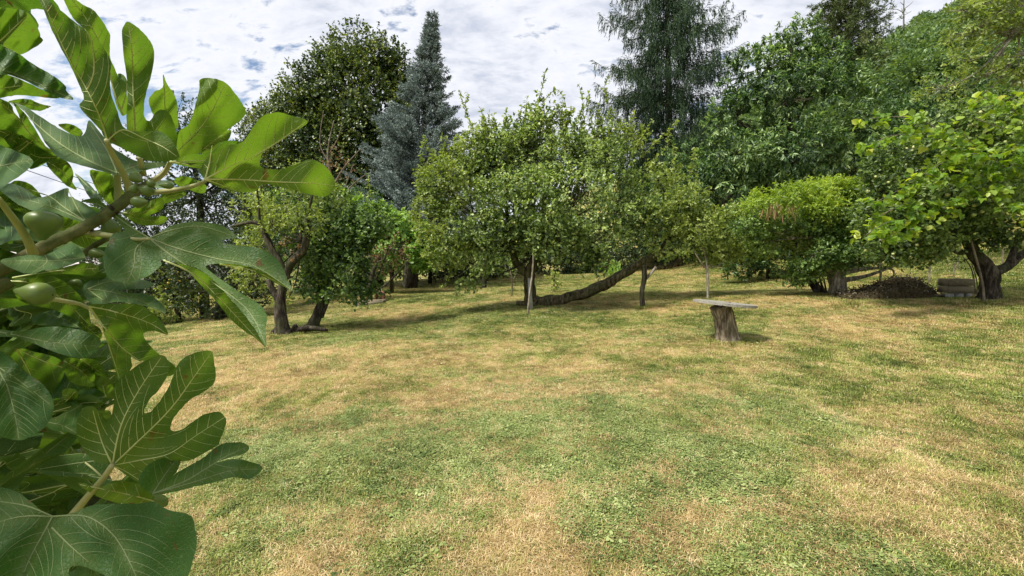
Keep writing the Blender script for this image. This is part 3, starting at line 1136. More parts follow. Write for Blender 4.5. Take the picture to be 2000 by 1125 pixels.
_, bl_i, C_i, _, _ = r_li
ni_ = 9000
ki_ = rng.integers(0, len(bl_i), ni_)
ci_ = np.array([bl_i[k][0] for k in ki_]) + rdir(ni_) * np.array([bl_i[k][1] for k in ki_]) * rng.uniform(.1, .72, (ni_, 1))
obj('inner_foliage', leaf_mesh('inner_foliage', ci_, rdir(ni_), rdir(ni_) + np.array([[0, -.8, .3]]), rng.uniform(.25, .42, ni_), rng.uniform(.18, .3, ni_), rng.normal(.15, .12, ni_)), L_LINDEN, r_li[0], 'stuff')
r_ch = tree('chestnut_tree', 'huge rounded chestnut tree with drooping clusters of long leaves', 'tree', Vector((15.8, 24, gz(15.8, 24))), 24,
            [[(1550, 560, 26), (1550, 450, 22), (1550, 300, 16)]],
            [(1545, 95, 58, 55), (1480, 150, 60, 55, -.4), (1600, 150, 60, 60, -.3), (1535, 200, 100, 70, -1.2), (1440, 235, 60, 55, -.6), (1640, 230, 80, 60, -.5), (1430, 310, 75, 55, -1.2),
             (1540, 300, 110, 60, -1.8), (1650, 310, 90, 65, -1), (1690, 240, 45, 50), (1390, 370, 70, 55, -1), (1480, 400, 110, 60, -.6), (1620, 400, 100, 70, -.6), (1700, 380, 60, 90), (1560, 470, 150, 60, 0), (1370, 440, 60, 60)],
            L_CHEST, BARK, 5000, 11, .25, .08, .34, nbr=260, r_main=.1, r_tw=.025,
            crown_kw=dict(clump=1.5, thr=.40, layer=2.2, lobes=.4, inner=.2, spread=.8, droop=.45, up=.1, hexa=True, flat=.6, upbias=.1, shade_rnd=.4))

# background trees and bushes along the far edge of the lawn
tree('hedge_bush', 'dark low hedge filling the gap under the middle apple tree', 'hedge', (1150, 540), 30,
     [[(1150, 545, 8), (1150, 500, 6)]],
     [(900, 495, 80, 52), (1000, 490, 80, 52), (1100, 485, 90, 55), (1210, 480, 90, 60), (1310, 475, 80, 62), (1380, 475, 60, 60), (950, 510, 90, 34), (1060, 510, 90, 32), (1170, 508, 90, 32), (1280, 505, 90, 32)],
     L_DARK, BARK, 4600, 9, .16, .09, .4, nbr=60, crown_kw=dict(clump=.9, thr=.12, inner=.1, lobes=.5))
tree('background_tree', 'mid green tree filling the background behind the middle apple tree', 'tree', Vector((4, 32, gz(4, 32))), 32,
     [[(1110, 540, 14), (1110, 430, 10)]],
     [(960, 390, 90, 80), (1060, 370, 90, 90), (1170, 390, 90, 80), (1270, 410, 70, 70), (1000, 460, 80, 50), (1110, 460, 90, 50), (1220, 460, 90, 50)],
     L_MID, BARK, 3200, 9, .17, .11, .4, nbr=60, crown_kw=dict(clump=1.1, thr=.12, inner=.1, lobes=.4))
tree('background_tree', 'small tree at the foot of the weeping spruce, right of the tall apple shoots', 'tree', Vector((10, 27.5, gz(10, 27.5))), 27.5,
     [[(1320, 560, 12), (1320, 440, 10)]],
     [(1330, 360, 60, 60), (1300, 440, 70, 70), (1390, 460, 70, 60), (1340, 300, 36, 36)],
     L_CHEST, BARK, 1600, 9, .17, .07, .35, nbr=60, crown_kw=dict(clump=1.0, thr=.33, inner=.1, lobes=.5, droop=.25))
tree('laurel_bush', 'dark glossy evergreen bush behind the propped apple branch, touching the lawn', 'shrub', (1490, 548), None,
     [[(1500, 545, 8), (1500, 500, 6)]],
     [(1455, 490, 50, 52), (1520, 480, 60, 62), (1590, 490, 60, 60), (1470, 440, 60, 50), (1560, 430, 70, 60)],
     L_MID, BARK, 2400, 9, .12, .05, .3, nbr=80, crown_kw=dict(clump=.7, thr=.32, inner=.1, lobes=.5, hexa=True, bright=-.1))
tree('background_tree', 'broad green tree between the chestnut and the right-hand apple tree', 'tree', Vector((21, 22, gz(21, 22))), 22,
     [[(1790, 430, 14), (1790, 330, 10)]],
     [(1770, 260, 80, 65), (1840, 210, 80, 60), (1760, 340, 80, 70), (1850, 300, 90, 80), (1950, 250, 90, 80), (1710, 310, 45, 60), (1990, 160, 60, 70), (1930, 380, 90, 60)],
     L_CHEST, BARK, 3000, 10, .19, .065, .36, nbr=100, crown_kw=dict(clump=1.1, thr=.33, inner=.12, lobes=.5, droop=.3, hexa=True))
tree('oak_scrub', 'brownish thin-crowned tree below the skyline pine', 'tree', P(1700, 200, 44), 44,
     [[(1700, 230, 6), (1700, 160, 5)]],
     [(1700, 140, 50, 60), (1660, 150, 40, 50), (1750, 150, 40, 50)],
     L_PINE, BARK, 900, 9, .3, .1, .6, nbr=60, crown_kw=dict(clump=1.4, thr=.42, inner=.2, lobes=.5, droop=.1))

# left background
tree('dark_tree', 'airy dark-leaved tree behind the upper fig leaves with sky showing through', 'tree', Vector((-13.5, 17, gz(-13.5, 17))), 17,
     [[(400, 600, 18), (395, 480, 14), (390, 380, 10)]],
     [(385, 290, 60, 60), (345, 230, 30, 45), (440, 330, 60, 60, 1), (370, 370, 80, 60), (460, 400, 60, 50), (420, 440, 80, 60), (300, 400, 60, 80), (300, 300, 50, 60), (480, 270, 25, 30)],
     L_DARK, BARK, 2100, 9, .10, .06, .35, nbr=300, r_main=.06, r_tw=.012, crown_kw=dict(clump=.8, thr=.40, inner=.25, lobes=.6))
tree('dark_bush', 'dense dark bush at the lawn edge behind the big hanging fig leaf', 'shrub', (420, 625), None,
     [[(430, 622, 18), (430, 560, 12)]],
     [(420, 540, 80, 75), (490, 500, 60, 80, .6), (350, 480, 80, 80, 1), (470, 570, 60, 50, .3), (260, 480, 90, 110, 1), (270, 580, 80, 60, .8)],
     L_DARK, BARK, 3200, 9, .10, .06, .3, nbr=120, crown_kw=dict(clump=.6, thr=.30, inner=.15, lobes=.4))
rt, bl_, C_, _, _ = tree('quince_bush', 'pale-leaved bush with small yellow fruits at the left lawn edge', 'shrub', (350, 632), None,
                         [[(350, 630, 10), (345, 570, 7)]],
                         [(340, 590, 42, 38, -.3), (380, 600, 34, 28, -.4), (330, 545, 34, 32), (300, 600, 30, 34), (390, 560, 24, 20)],
                         L_APPLE_Y, BARK, 560, 9, .075, .05, .2, nbr=60, crown_kw=dict(clump=.35, thr=.33, inner=.15, lobes=.4, hexa=True))
yc = np.array([P(x, y, rt.location.y - .9) for x, y in ((325, 548), (332, 552), (341, 535), (348, 540), (352, 546), (328, 562), (345, 531), (338, 541), (331, 545), (322, 392 + 30))])
apples(yc, 16, .06, YFRUIT, rt, 'fruit')
tree('background_tree', 'mid green tree rising behind the two-stemmed old fruit tree', 'tree', Vector((-8.4, 20, gz(-8.4, 20))), 20,
     [[(640, 580, 12), (640, 450, 9)]],
     [(560, 430, 70, 60), (640, 420, 70, 60), (520, 480, 60, 50), (700, 420, 60, 50), (600, 500, 90, 50)],
     L_MID, BARK, 1800, 9, .11, .075, .35, nbr=80, crown_kw=dict(clump=.8, thr=.36, inner=.15, lobes=.4))
tree('light_shrub', 'light green shrub with big fresh leaves at the foot of the blue spruce', 'shrub', (760, 560), 19.5,
     [[(765, 568, 8), (765, 480, 6)]],
     [(735, 425, 36, 26), (770, 440, 36, 30), (700, 410, 26, 24), (800, 490, 40, 34), (820, 460, 24, 24), (770, 480, 40, 40), (830, 505, 30, 26)],
     L_LIGHT, BARK, 1100, 9, .17, .10, .3, nbr=60, crown_kw=dict(clump=.6, thr=.34, inner=.12, lobes=.5, hexa=True, flat=.7))
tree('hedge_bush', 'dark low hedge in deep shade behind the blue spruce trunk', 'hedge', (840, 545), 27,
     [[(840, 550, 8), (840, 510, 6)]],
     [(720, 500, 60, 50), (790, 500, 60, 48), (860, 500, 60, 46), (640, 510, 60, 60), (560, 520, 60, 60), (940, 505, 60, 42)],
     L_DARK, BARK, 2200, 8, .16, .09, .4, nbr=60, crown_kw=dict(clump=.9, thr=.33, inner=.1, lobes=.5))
mb = MB()
pr, prr = trunk_pts([(800, 562, 27), (799, 520, 22), (802, 470, 18)], G(800, 560).y)
root = thing('tree_trunk', 'thick ivy-flecked trunk standing alone at the back left of the lawn', 'tree', G(800, 560))
mb.tube(pr, prr, 12, .08, 5, 4)
mb.build('trunk', BARK_PALE, root, True)
bl = to_blobs([(800, 470, 34, 26), (770, 455, 30, 24), (835, 455, 34, 26)], root.location.y)
make_crown(bl, 380, 9, .15, .09, .3, L_MID, root, clump=.6, thr=.35, seed=9)

# dead twiggy tree, left centre
root = thing('dead_tree', 'bare twiggy treetop with a few brown leaves in front of the dark round-topped tree', 'tree', Vector((P(650, 480, 14.5).x, 14.5, gz(P(650, 480, 14.5).x, 14.5))))
mb = MB()
d_ = 14.5
for sp in ([(650, 560, 12), (650, 450, 9), (648, 360, 6), (640, 300, 3), (652, 235, 1.5)], [(648, 370, 4), (670, 330, 3), (705, 290, 1.3)], [(650, 400, 4), (690, 360, 2.5), (715, 340, 1.3)],
           [(645, 320, 3), (625, 280, 2), (632, 215, 1)], [(650, 380, 3), (630, 350, 2), (610, 310, 1)], [(643, 300, 2), (660, 270, 1.4), (668, 240, .8)], [(655, 420, 3), (672, 372, 2), (690, 320, 1)]):
    p_, r_ = trunk_pts(sp, d_)
    mb.tube(p_, r_, 6, .05, 5, 3)
mb.build('trunk', TWIG, root, True)
bl = to_blobs([(645, 300, 22, 28), (665, 335, 26, 24), (625, 330, 18, 18)], d_)
make_crown(bl, 90, 5, .06, .035, .2, L_BROWN, root, clump=.4, thr=.3, seed=91, name='dry_leaves')

# ------------------------------------------------------------------ old two-stemmed fruit tree (left)
gl = G(560, 652)
rt2, bl2, C2, _, d2 = tree('fruit_tree', 'old gnarled fruit tree with crooked forked trunk, left of the maple bush', 'tree', (560, 652), None,
                           [[(556, 652, 36), (551, 632, 24), (549, 580, 17), (556, 545, 15), (566, 518, 15), (590, 490, 14), (599, 460, 11), (603, 420, 6), (610, 380, 4)],
                            [(552, 600, 16), (535, 570, 12), (524, 545, 10)],
                            [(560, 545, 17), (548, 515, 14), (530, 485, 13), (518, 460, 11), (508, 440, 9), (490, 434, 7), (455, 442, 5)],
                            [(575, 648, 12), (600, 640, 12), (640, 645, 6)],
                            [(545, 640, 18), (528, 655, 8), (515, 664, 4)],
                            [(572, 640, 20), (590, 652, 9), (602, 656, 4)],
                            [(508, 440, 6), (505, 400, 4), (500, 350, 2)]],
                           [(560, 400, 55, 40, .5), (630, 400, 45, 45, .7), (500, 400, 40, 40, .5), (510, 480, 36, 30, .6), (590, 350, 30, 26, .2), (495, 540, 36, 36, .3), (560, 590, 26, 16, .9), (540, 440, 34, 26, .9), (600, 430, 34, 28, -.25), (530, 440, 28, 24, -.2)],
                           L_APPLE_Y, BARK, 950, 8, .062, .04, .24, nbr=200, r_main=.02, r_tw=.006, frm=(590, 470),
                           crown_kw=dict(clump=.5, thr=.40, inner=.25, lobes=.5, hexa=True), rough=.16)
bl = to_blobs([(575, 480, 20, 16), (570, 500, 14, 12), (605, 350, 16, 12)], d2 - .3)
make_crown(bl, 26, 6, .05, .03, .14, L_BROWN, rt2, clump=.3, thr=.2, seed=17, name='dry_leaves')

tree('maple_bush', 'dense dark green bushy tree leaning over its slanting trunk, left of centre', 'tree', (612, 640), None,
     [[(608, 640, 26), (620, 615, 18), (634, 580, 15), (650, 540, 12), (665, 490, 8)], [(634, 585, 8), (645, 540, 8), (648, 480, 5)],
      [(628, 620, 7), (642, 585, 6), (655, 545, 4)], [(600, 640, 16), (585, 652, 8), (570, 655, 4)]],
     [(665, 440, 70, 60, .2), (640, 500, 60, 50), (705, 490, 60, 60), (680, 550, 55, 42, -.2), (610, 450, 44, 50), (730, 440, 36, 40), (620, 560, 34, 30), (730, 540, 34, 36)],
     L_MID, BARK, 2200, 8, .08, .058, .26, nbr=260, r_main=.035, r_tw=.008,
     crown_kw=dict(clump=.55, thr=.42, inner=.25, lobes=.7, hexa=True, flat=.6, bright=.06, shade_rnd=.4))

gs = G(722, 592)
tree('brown_shrub', 'upright shrub with thin brownish foliage growing from the low planting bed', 'shrub', (722, 590), None,
     [[(722, 590, 11), (725, 550, 9), (732, 520, 7)], [(725, 575, 5), (760, 550, 3.5), (800, 505, 2)], [(722, 570, 7), (712, 530, 6), (705, 490, 4)], [(726, 560, 5), (745, 520, 4), (760, 480, 2)]],
     [(765, 485, 36, 30), (745, 510, 30, 30)],
     L_BROWN, BARK, 170, 6, .06, .04, .25, nbr=150, r_main=.02, r_tw=.008, frm=(730, 530), crown_kw=dict(clump=.4, thr=.38, inner=.25, lobes=.5))
tree('green_shrub', 'low green shrub at the left end of the planting bed', 'shrub', (705, 588), None,
     [[(708, 590, 7), (705, 560, 5)]], [(700, 550, 26, 34), (722, 525, 24, 30), (700, 520, 20, 24)],
     L_MID, BARK, 420, 8, .07, .045, .2, nbr=60, crown_kw=dict(clump=.35, thr=.35, inner=.2))

# ------------------------------------------------------------------ middle apple tree
ga = G(1035, 598)
dA = ga.y
rootA = thing('apple_tree', 'wide old apple tree with one limb lying along the lawn, mid garden', 'tree', ga)
mb = MB()
for i, (sp, rg) in enumerate([
    ([(1040, 602, 30), (1036, 590, 25), (1034, 560, 22), (1034, 535, 22), (1040, 515, 16), (1050, 495, 13), (1060, 470, 10), (1062, 420, 7), (1060, 360, 5)], .14),
    ([(1034, 540, 18), (1020, 525, 16), (1008, 510, 15), (1002, 490, 13), (998, 460, 11), (990, 420, 8), (985, 350, 5)], .14),
    ([(1040, 530, 14), (1052, 510, 12), (1062, 498, 11), (1066, 480, 9), (1075, 440, 6), (1100, 370, 4)], .12),
    ([(1030, 592, 20), (1050, 592, 25), (1075, 590, 22), (1110, 582, 20), (1150, 570, 20), (1190, 551, 19), (1225, 530, 17), (1255, 512, 15), (1285, 492, 13), (1310, 460, 9), (1320, 420, 6), (1330, 380, 4)], .30),
    ([(1255, 512, 13), (1290, 522, 11), (1320, 515, 10), (1345, 495, 8), (1380, 470, 6), (1420, 460, 4)], .12),
    ([(1260, 512, 8), (1290, 500, 7), (1340, 470, 6), (1360, 440, 5)], .1),
    ([(1040, 594, 16), (1025, 593, 12), (1008, 592, 8)], .2),
    ([(1060, 470, 6), (1110, 430, 5), (1160, 400, 4), (1200, 330, 2.5)], .1),
    ([(998, 460, 6), (950, 430, 5), (900, 400, 4), (860, 350, 2.5)], .1),
    ([(1002, 490, 6), (960, 470, 5), (920, 480, 4), (880, 520, 2.5)], .1)]):
    pts, rad = trunk_pts(sp, dA)
    mb.tube(pts, [r * 1.0 for r in rad], 12 if i in (0, 3) else 8, rg, 6, i + 2)
mb.build('trunk', BARK_MOSS, rootA, True)
blA = to_blobs([(1060, 300, 70, 60), (1000, 330, 80, 60), (1140, 320, 80, 60), (930, 330, 60, 55), (880, 370, 60, 50), (930, 420, 70, 60, -.6), (1020, 400, 90, 70, -.9),
                (1120, 400, 100, 70, -1.0), (1210, 390, 66, 52, -.5), (1190, 325, 50, 38, -.2), (1180, 460, 70, 40, -1.0), (1065, 235, 34, 34), (1130, 275, 44, 34), (1080, 470, 70, 36, -1.2), (960, 490, 60, 40, -.8),
                (900, 470, 50, 50, -.3), (1010, 270, 34, 26), (960, 300, 46, 34), (1250, 440, 50, 36, -.4), (915, 535, 32, 26, -.3), (1160, 505, 40, 18, -.9), (1010, 450, 60, 40, -.7)], dA)
oA, CA, tdA, tlA = make_crown(blA, 6300, 8, .088, .054, .30, L_APPLE, rootA, clump=.55, thr=.42, inner=.3, shade_rnd=.5, hexa=True, seed=41, spread=.85, up=.25, lobes=.7, bright=.02)
# paler, yellower outer sprays: left flank and right limb
blY = to_blobs([(880, 360, 62, 46, -.3), (840, 420, 34, 50, -.2), (930, 290, 40, 40, -.2), (880, 480, 44, 46, -.4), (1300, 420, 60, 44, -.3), (1340, 400, 34, 34, -.3), (1375, 445, 46, 36, -.2),
                (1440, 450, 56, 36), (1510, 440, 56, 26), (1310, 470, 56, 34, -.3), (1390, 490, 50, 26, -.1), (1235, 265, 30, 16), (1285, 345, 40, 20), (1440, 420, 36, 20), (1470, 485, 40, 22), (1540, 425, 40, 16)], dA)
oY, CY, _, _ = make_crown(blY, 3000, 8, .088, .052, .26, L_APPLE_Y, rootA, clump=.45, thr=.38, inner=.2, hexa=True, seed=44, spread=.85, up=.25, lobes=.5, name='light_foliage')
br = MB()
branches_to(br, P(1040, 500, dA), blA, CA, 700, .03, .009)
branches_to(br, P(1320, 450, dA), blY[4:], CY, 150, .025, .008)
branches_to(br, P(930, 440, dA), blY[:4], CY[:0], 0, .02, .008)


def shoots(specs, d, mat, parent, brm, leaf=.11, width=.06, per_m=46, name='shoots'):
    LC, LD, LU, LL, LW, LR = [], [], [], [], [], []
    for sp in specs:
        pts = [np.array(P(x, y, d + random.uniform(-.3, .3) * 0)) for x, y in sp]
        brm.tube([Vector(p) for p in pts], [.009] + [.006] * (len(pts) - 2) + [.003], 5, 0, 4, 1)
        for a, b in zip(pts[:-1], pts[1:]):
            ln = np.linalg.norm(b - a)
            m = max(2, int(ln * per_m))
            t = rng.random(m)
            LC.append(a + np.outer(t, b - a) + rng.normal(0, .008, (m, 3)))
            LD.append((b - a) / ln * .45 + rdir(m) * .9)
            LU.append(rdir(m) * .5 + np.array([0, -.2, .7]))
            LL.append(rng.uniform(.7, 1.2, m) * leaf)
            LW.append(rng.uniform(.8, 1.15, m) * width)
            LR.append(rng.normal(.5, .2, m))
    cat = np.concatenate
    obj(name, leaf_mesh(name, cat(LC), cat(LD), cat(LU), cat(LL), cat(LW), cat(LR), True), mat, parent, 'stuff')


sh = [[(1035, 270), (1050, 210), (1060, 165), (1066, 138)], [(1070, 260), (1060, 200), (1045, 175)], [(1060, 200), (1085, 175), (1100, 190), (1110, 225)], [(1130, 280), (1140, 220), (1135, 180), (1130, 165)],
      [(1140, 240), (1150, 200), (1148, 175)], [(930, 320), (920, 250), (905, 205), (897, 178)], [(905, 210), (915, 190), (912, 180)], [(950, 310), (945, 250), (940, 210)], [(960, 300), (985, 260), (988, 215)],
      [(1000, 290), (1010, 240), (1020, 205)], [(1020, 280), (1025, 230), (1030, 190)], [(1190, 300), (1195, 230), (1180, 175), (1190, 150)], [(1180, 290), (1170, 240), (1165, 200)], [(1210, 300), (1230, 250), (1240, 215)],
      [(1100, 290), (1095, 240), (1100, 205)], [(1250, 310), (1290, 270), (1325, 235)], [(1260, 330), (1300, 290), (1310, 250)], [(870, 340), (850, 310), (840, 290)], [(880, 330), (880, 290), (870, 265)],
      [(1340, 400), (1350, 370), (1358, 352)], [(1370, 410), (1380, 385), (1386, 365)], [(1230, 300), (1260, 260), (1275, 235)], [(1155, 300), (1160, 250), (1200, 215)], [(985, 300), (975, 260), (965, 235)],
      [(830, 380), (815, 345), (808, 330)], [(1150, 490), (1160, 520), (1170, 545)], [(1090, 500), (1085, 530), (1082, 556)], [(1190, 500), (1185, 525), (1180, 540)], [(1125, 500), (1130, 525), (1138, 540)],
      [(900, 540), (895, 565), (888, 575)], [(880, 530), (870, 555), (858, 560)], [(920, 540), (925, 555), (915, 572)], [(850, 470), (830, 490), (822, 505)]]
for q in range(130):
    x0 = random.gauss(1070, 120)
    y0 = 262 + abs(x0 - 1070) * .30 + random.uniform(-10, 60)
    dx = random.uniform(-30, 30)
    sh.append([(x0, y0), (x0 + dx * .5, y0 - random.uniform(20, 40)), (x0 + dx, y0 - random.uniform(45, 80))])
shoots(sh, dA - .1, L_APPLE_Y, rootA, br)
br.build('branch', BARK, rootA)
lowC = CA[(CA[:, 1] < dA + .2)]
apples(lowC, 430, .078, APPLE, rootA)

# wooden props
r = thing('prop_post', 'dark rough post holding up the low limb of the middle apple tree', 'post', G(1255, 600))
mb = MB()
p_, r_ = trunk_pts([(1255, 602, 11), (1254, 570, 9), (1259, 540, 10), (1258, 518, 9)], G(1255, 600).y)
mb.tube(p_, r_, 9, .1, 5, 3)
mb.build('shaft', BARK, r, True)
mb = MB()
p_, r_ = trunk_pts([(1259, 548, 5), (1270, 535, 6), (1282, 522, 6)], G(1255, 600).y)
mb.tube(p_, r_, 7, .1, 4, 3)
mb.build('fork', BARK_PALE, r, True)

r = thing('support_board', 'narrow grey board leaning against the middle apple trunk', 'board', G(1037, 607))
mb = MB()
d_ = G(1037, 607).y
a, b = P(1038, 607, d_), P(1033, 543, d_ + .12)
w0, w1 = 4.2 * d_ / F, 2.6 * d_ / F
th = .02
V = []
for p, w in ((a, w0), (b, w1)):
    for dx, dy in ((-1, -1), (1, -1), (1, 1), (-1, 1)):
        V.append((p.x + dx * w, p.y + dy * th, p.z))
mb.add(V, [(0, 3, 2, 1), (4, 5, 6, 7), (0, 1, 5, 4), (1, 2, 6, 5), (2, 3, 7, 6), (3, 0, 4, 7)])
mb.build('board', SLATE, r)
r = thing('support_pole', 'thin pale forked pole standing in front of the middle apple trunk', 'pole', G(1031, 616))
mb = MB()
p_, r_ = trunk_pts([(1031, 617, 4.2), (1034, 580, 4), (1040, 530, 3.8), (1043, 480, 3.2)], G(1031, 616).y)
mb.tube(p_, r_, 7, .08, 5, 3)
mb.build('shaft', BARK_PALE, r, True)


def sapling(name, label, base, spec, blobs, mat, bark, n, leaf, d=None, cat='sapling', extra=()):
    b = G(*base)
    d = d or b.y
    r = thing(name, label, cat, b)
    mb = MB()
    for k, sp in enumerate([spec] + list(extra)):
        p_, r_ = trunk_pts(sp, d)
        if k == 0:
            p_[0] = b - Vector((0, 0, .04))
        mb.tube(p_, r_, 7, .06, 5, 5)
    mb.build('trunk', bark, r, True)
    if blobs:
        bl = to_blobs(blobs, d)
        make_crown(bl, n, 7, leaf, leaf * .6, .16, mat, r, clump=.3, thr=.25, hexa=True, seed=len(label))
    return r


sapling('sapling', 'small sapling with a forked stem left of the middle apple trunk', (999, 580), [(999, 581, 3.5), (1000, 560, 3), (1000, 545, 3), (995, 520, 2)],
        [(1000, 525, 20, 16), (995, 505, 16, 14)], L_APPLE, TWIG, 70, .06, None, 'sapling', [[(1001, 550, 2.5), (1008, 535, 2), (1012, 518, 1.3)], [(1000, 548, 2.5), (990, 530, 2), (986, 515, 1.3)]])
sapling('young_tree', 'slender young tree whose straight stem ends just behind the stump table', (1383, 584), [(1383, 585, 5), (1382, 540, 5), (1378, 500, 4.5), (1366, 460, 4), (1362, 430, 2)],
        [(1365, 440, 40, 26), (1390, 460, 40, 24), (1350, 470, 30, 20)], L_APPLE_Y, BARK_PALE, 260, .065, None, 'tree', [[(1377, 522, 3.5), (1366, 508, 3), (1355, 490, 2)], [(1380, 520, 3), (1400, 520, 2.5), (1412, 510, 2)]])
sapling('seedling', 'leafy seedling under the middle apple tree, left of the long limb', (1190, 562), [(1190, 562, 2), (1192, 545, 2), (1194, 530, 1.5)],
        [(1190, 522, 20, 12), (1200, 533, 16, 10)], L_LIGHT, TWIG, 70, .09, None, 'seedling')
sapling('seedling', 'tiny leafy shoot under the middle apple tree nearest its trunk', (1084, 572), [(1084, 572, 2), (1083, 560, 2), (1082, 550, 1.5)],
        [(1082, 548, 14, 16)], L_APPLE_Y, TWIG, 50, .08, None, 'seedling')
# young apple left of centre
rS = tree('apple_tree', 'younger apple tree with straight dark trunk, back left of the wide one', 'tree', (945, 563), None,
          [[(945, 565, 12), (946, 545, 10), (950, 510, 9), (955, 470, 6)]],
          [(945, 470, 50, 40), (990, 480, 40, 34), (900, 480, 40, 34)], L_APPLE, BARK, 900, 8, .075, .045, .25, nbr=80,
          crown_kw=dict(clump=.5, thr=.36, hexa=True, bright=.1))

# ------------------------------------------------------------------ stump table
gt = G(1421, 666)
rT = thing('stump_table', 'garden table made of a round grey board nailed on a leaning tree stump', 'table', gt)
mb = MB()
dT = gt.y
p_, r_ = trunk_pts([(1424, 669, 54), (1422, 662, 46), (1419, 648, 41), (1415, 625, 38), (1410, 608, 38), (1406, 597, 40)], dT)
p_[0].z = gt.z - .05
mb.tube(p_, r_, 30, .05, 5, 9)
top_c = P(1414.5, 592.5, dT)
mb.build('stump', STUMP, rT, True)
rr_ = 56.5 * dT / F
tilt = Matrix.Rotation(R(5.2), 3, 'Y') @ Matrix.Rotation(R(-1.5), 3, 'X')
# four planks cut to a disc, gaps between
nb = 5
for k in range(nb):
    y0 = -rr_ + 2 * rr_ * k / nb + .003
    y1 = -rr_ + 2 * rr_ * (k + 1) / nb - .003
    up, lo = [], []
    ys = np.linspace(y0, y1, 7)
    dzz = random.uniform(-.003, .003)
    right = [(math.sqrt(max(rr_ ** 2 - yy ** 2, .0004)) + random.uniform(-.006, .006), yy) for yy in ys]
    left = [(-math.sqrt(max(rr_ ** 2 - yy ** 2, .0004)) + random.uniform(-.006, .006), yy) for yy in ys[::-1]]
    poly = right + left
    n_ = len(poly)
    V = [tuple(top_c + tilt @ Vector((x, y, .019 + dzz))) for x, y in poly] + [tuple(top_c + tilt @ Vector((x, y, -.019 + dzz))) for x, y in poly]
    me = bpy.data.meshes.new('plank')
    me.from_pydata(V, [], [list(range(n_)), list(range(2 * n_ - 1, n_ - 1, -1))] + [(i, i + n_, (i + 1) % n_ + n_, (i + 1) % n_) for i in range(n_)])
    o = obj('plank', me, GREYWOOD, rT)

# ------------------------------------------------------------------ right side
# wisteria covered pale trunk
gw = G(1637, 574)
rW, blW, CW, _, dW = tree('wisteria_tree', 'stout pale-barked tree smothered in bright wisteria with hanging brown pods', 'tree', (1637, 576), None,
                          [[(1637, 577, 34), (1635, 560, 28), (1634, 540, 30), (1632, 520, 32), (1630, 490, 26), (1625, 440, 16)],
                           [(1642, 548, 12), (1680, 542, 8), (1720, 530, 5), (1760, 515, 3)], [(1645, 535, 9), (1690, 525, 7), (1740, 525, 4), (1745, 540, 2)], [(1640, 525, 8), (1680, 515, 6), (1750, 505, 3)]],
                          [(1640, 430, 70, 40), (1580, 450, 50, 34), (1700, 460, 50, 34), (1630, 500, 50, 24, -.4), (1510, 470, 46, 22), (1680, 405, 60, 30), (1560, 535, 34, 16), (1670, 505, 40, 14, -.6), (1480, 440, 40, 16), (1590, 495, 40, 22, -.5)],
                          L_MID, BARK_PALE, 2500, 9, .075, .045, .28, nbr=250, r_main=.03, r_tw=.01, frm=(1630, 460), crown_kw=dict(clump=.6, thr=.38, hexa=True, lobes=.9))
blw = to_blobs([(1510, 395, 44, 20, -.2), (1560, 385, 50, 20, -.3), (1610, 378, 50, 20, -.2), (1650, 375, 44, 20, -.2), (1480, 405, 26, 14, -.1), (1690, 385, 30, 18), (1590, 410, 40, 18, -.5)], dW)
make_crown(blw, 1000, 12, .08, .028, .34, L_BRIGHT, rW, clump=.5, thr=.40, hexa=True, seed=61, name='wisteria', droop=.25, up=-.1, upbias=.4, inner=.1, lobes=1.0)
n_ = 46
cx = np.array([P(random.choice((random.uniform(1490, 1530), random.uniform(1500, 1520), random.uniform(1535, 1560))), random.uniform(392, 418), dW - .75) for _ in range(n_)])
me = leaf_mesh('seed_pods', cx, np.tile([[0.05, 0, -1.0]], (n_, 1)) + rng.normal(0, .15, (n_, 3)), rdir(n_), rng.uniform(.15, .32, n_), rng.uniform(.02, .035, n_), rng.uniform(.3, .8, n_), True)
obj('seed_pods', me, L_BROWN, rW, 'stuff')
r = thing('leaning_tree', 'dark slanting trunk with thin stems tangled at its foot', 'tree', G(1600, 574))
mb = MB()
d_ = G(1600, 574).y
for k, sp in enumerate([[(1606, 577, 20), (1590, 555, 14), (1575, 525, 11), (1560, 495, 9), (1550, 460, 8), (1540, 430, 5)], [(1600, 574, 5), (1590, 560, 4), (1582, 545, 3)], [(1612, 576, 5), (1606, 560, 4), (1600, 540, 3)],
                        [(1594, 576, 5), (1586, 562, 4), (1578, 552, 3)], [(1560, 500, 4), (1535, 480, 4), (1515, 468, 2)], [(1616, 576, 4), (1612, 560, 3), (1610, 545, 2)], [(1608, 574, 4), (1595, 566, 3), (1600, 550, 2)]]):
    p_, r_ = trunk_pts(sp, d_)
    mb.tube(p_, r_, 7, .12, 5, k)
mb.build('trunk', BARK, r, True)
make_crown(to_blobs([(1540, 450, 50, 36), (1570, 480, 44, 34), (1590, 520, 26, 20)], d_), 420, 8, .075, .045, .22, L_APPLE_Y, r, clump=.4, thr=.36, hexa=True, seed=55)

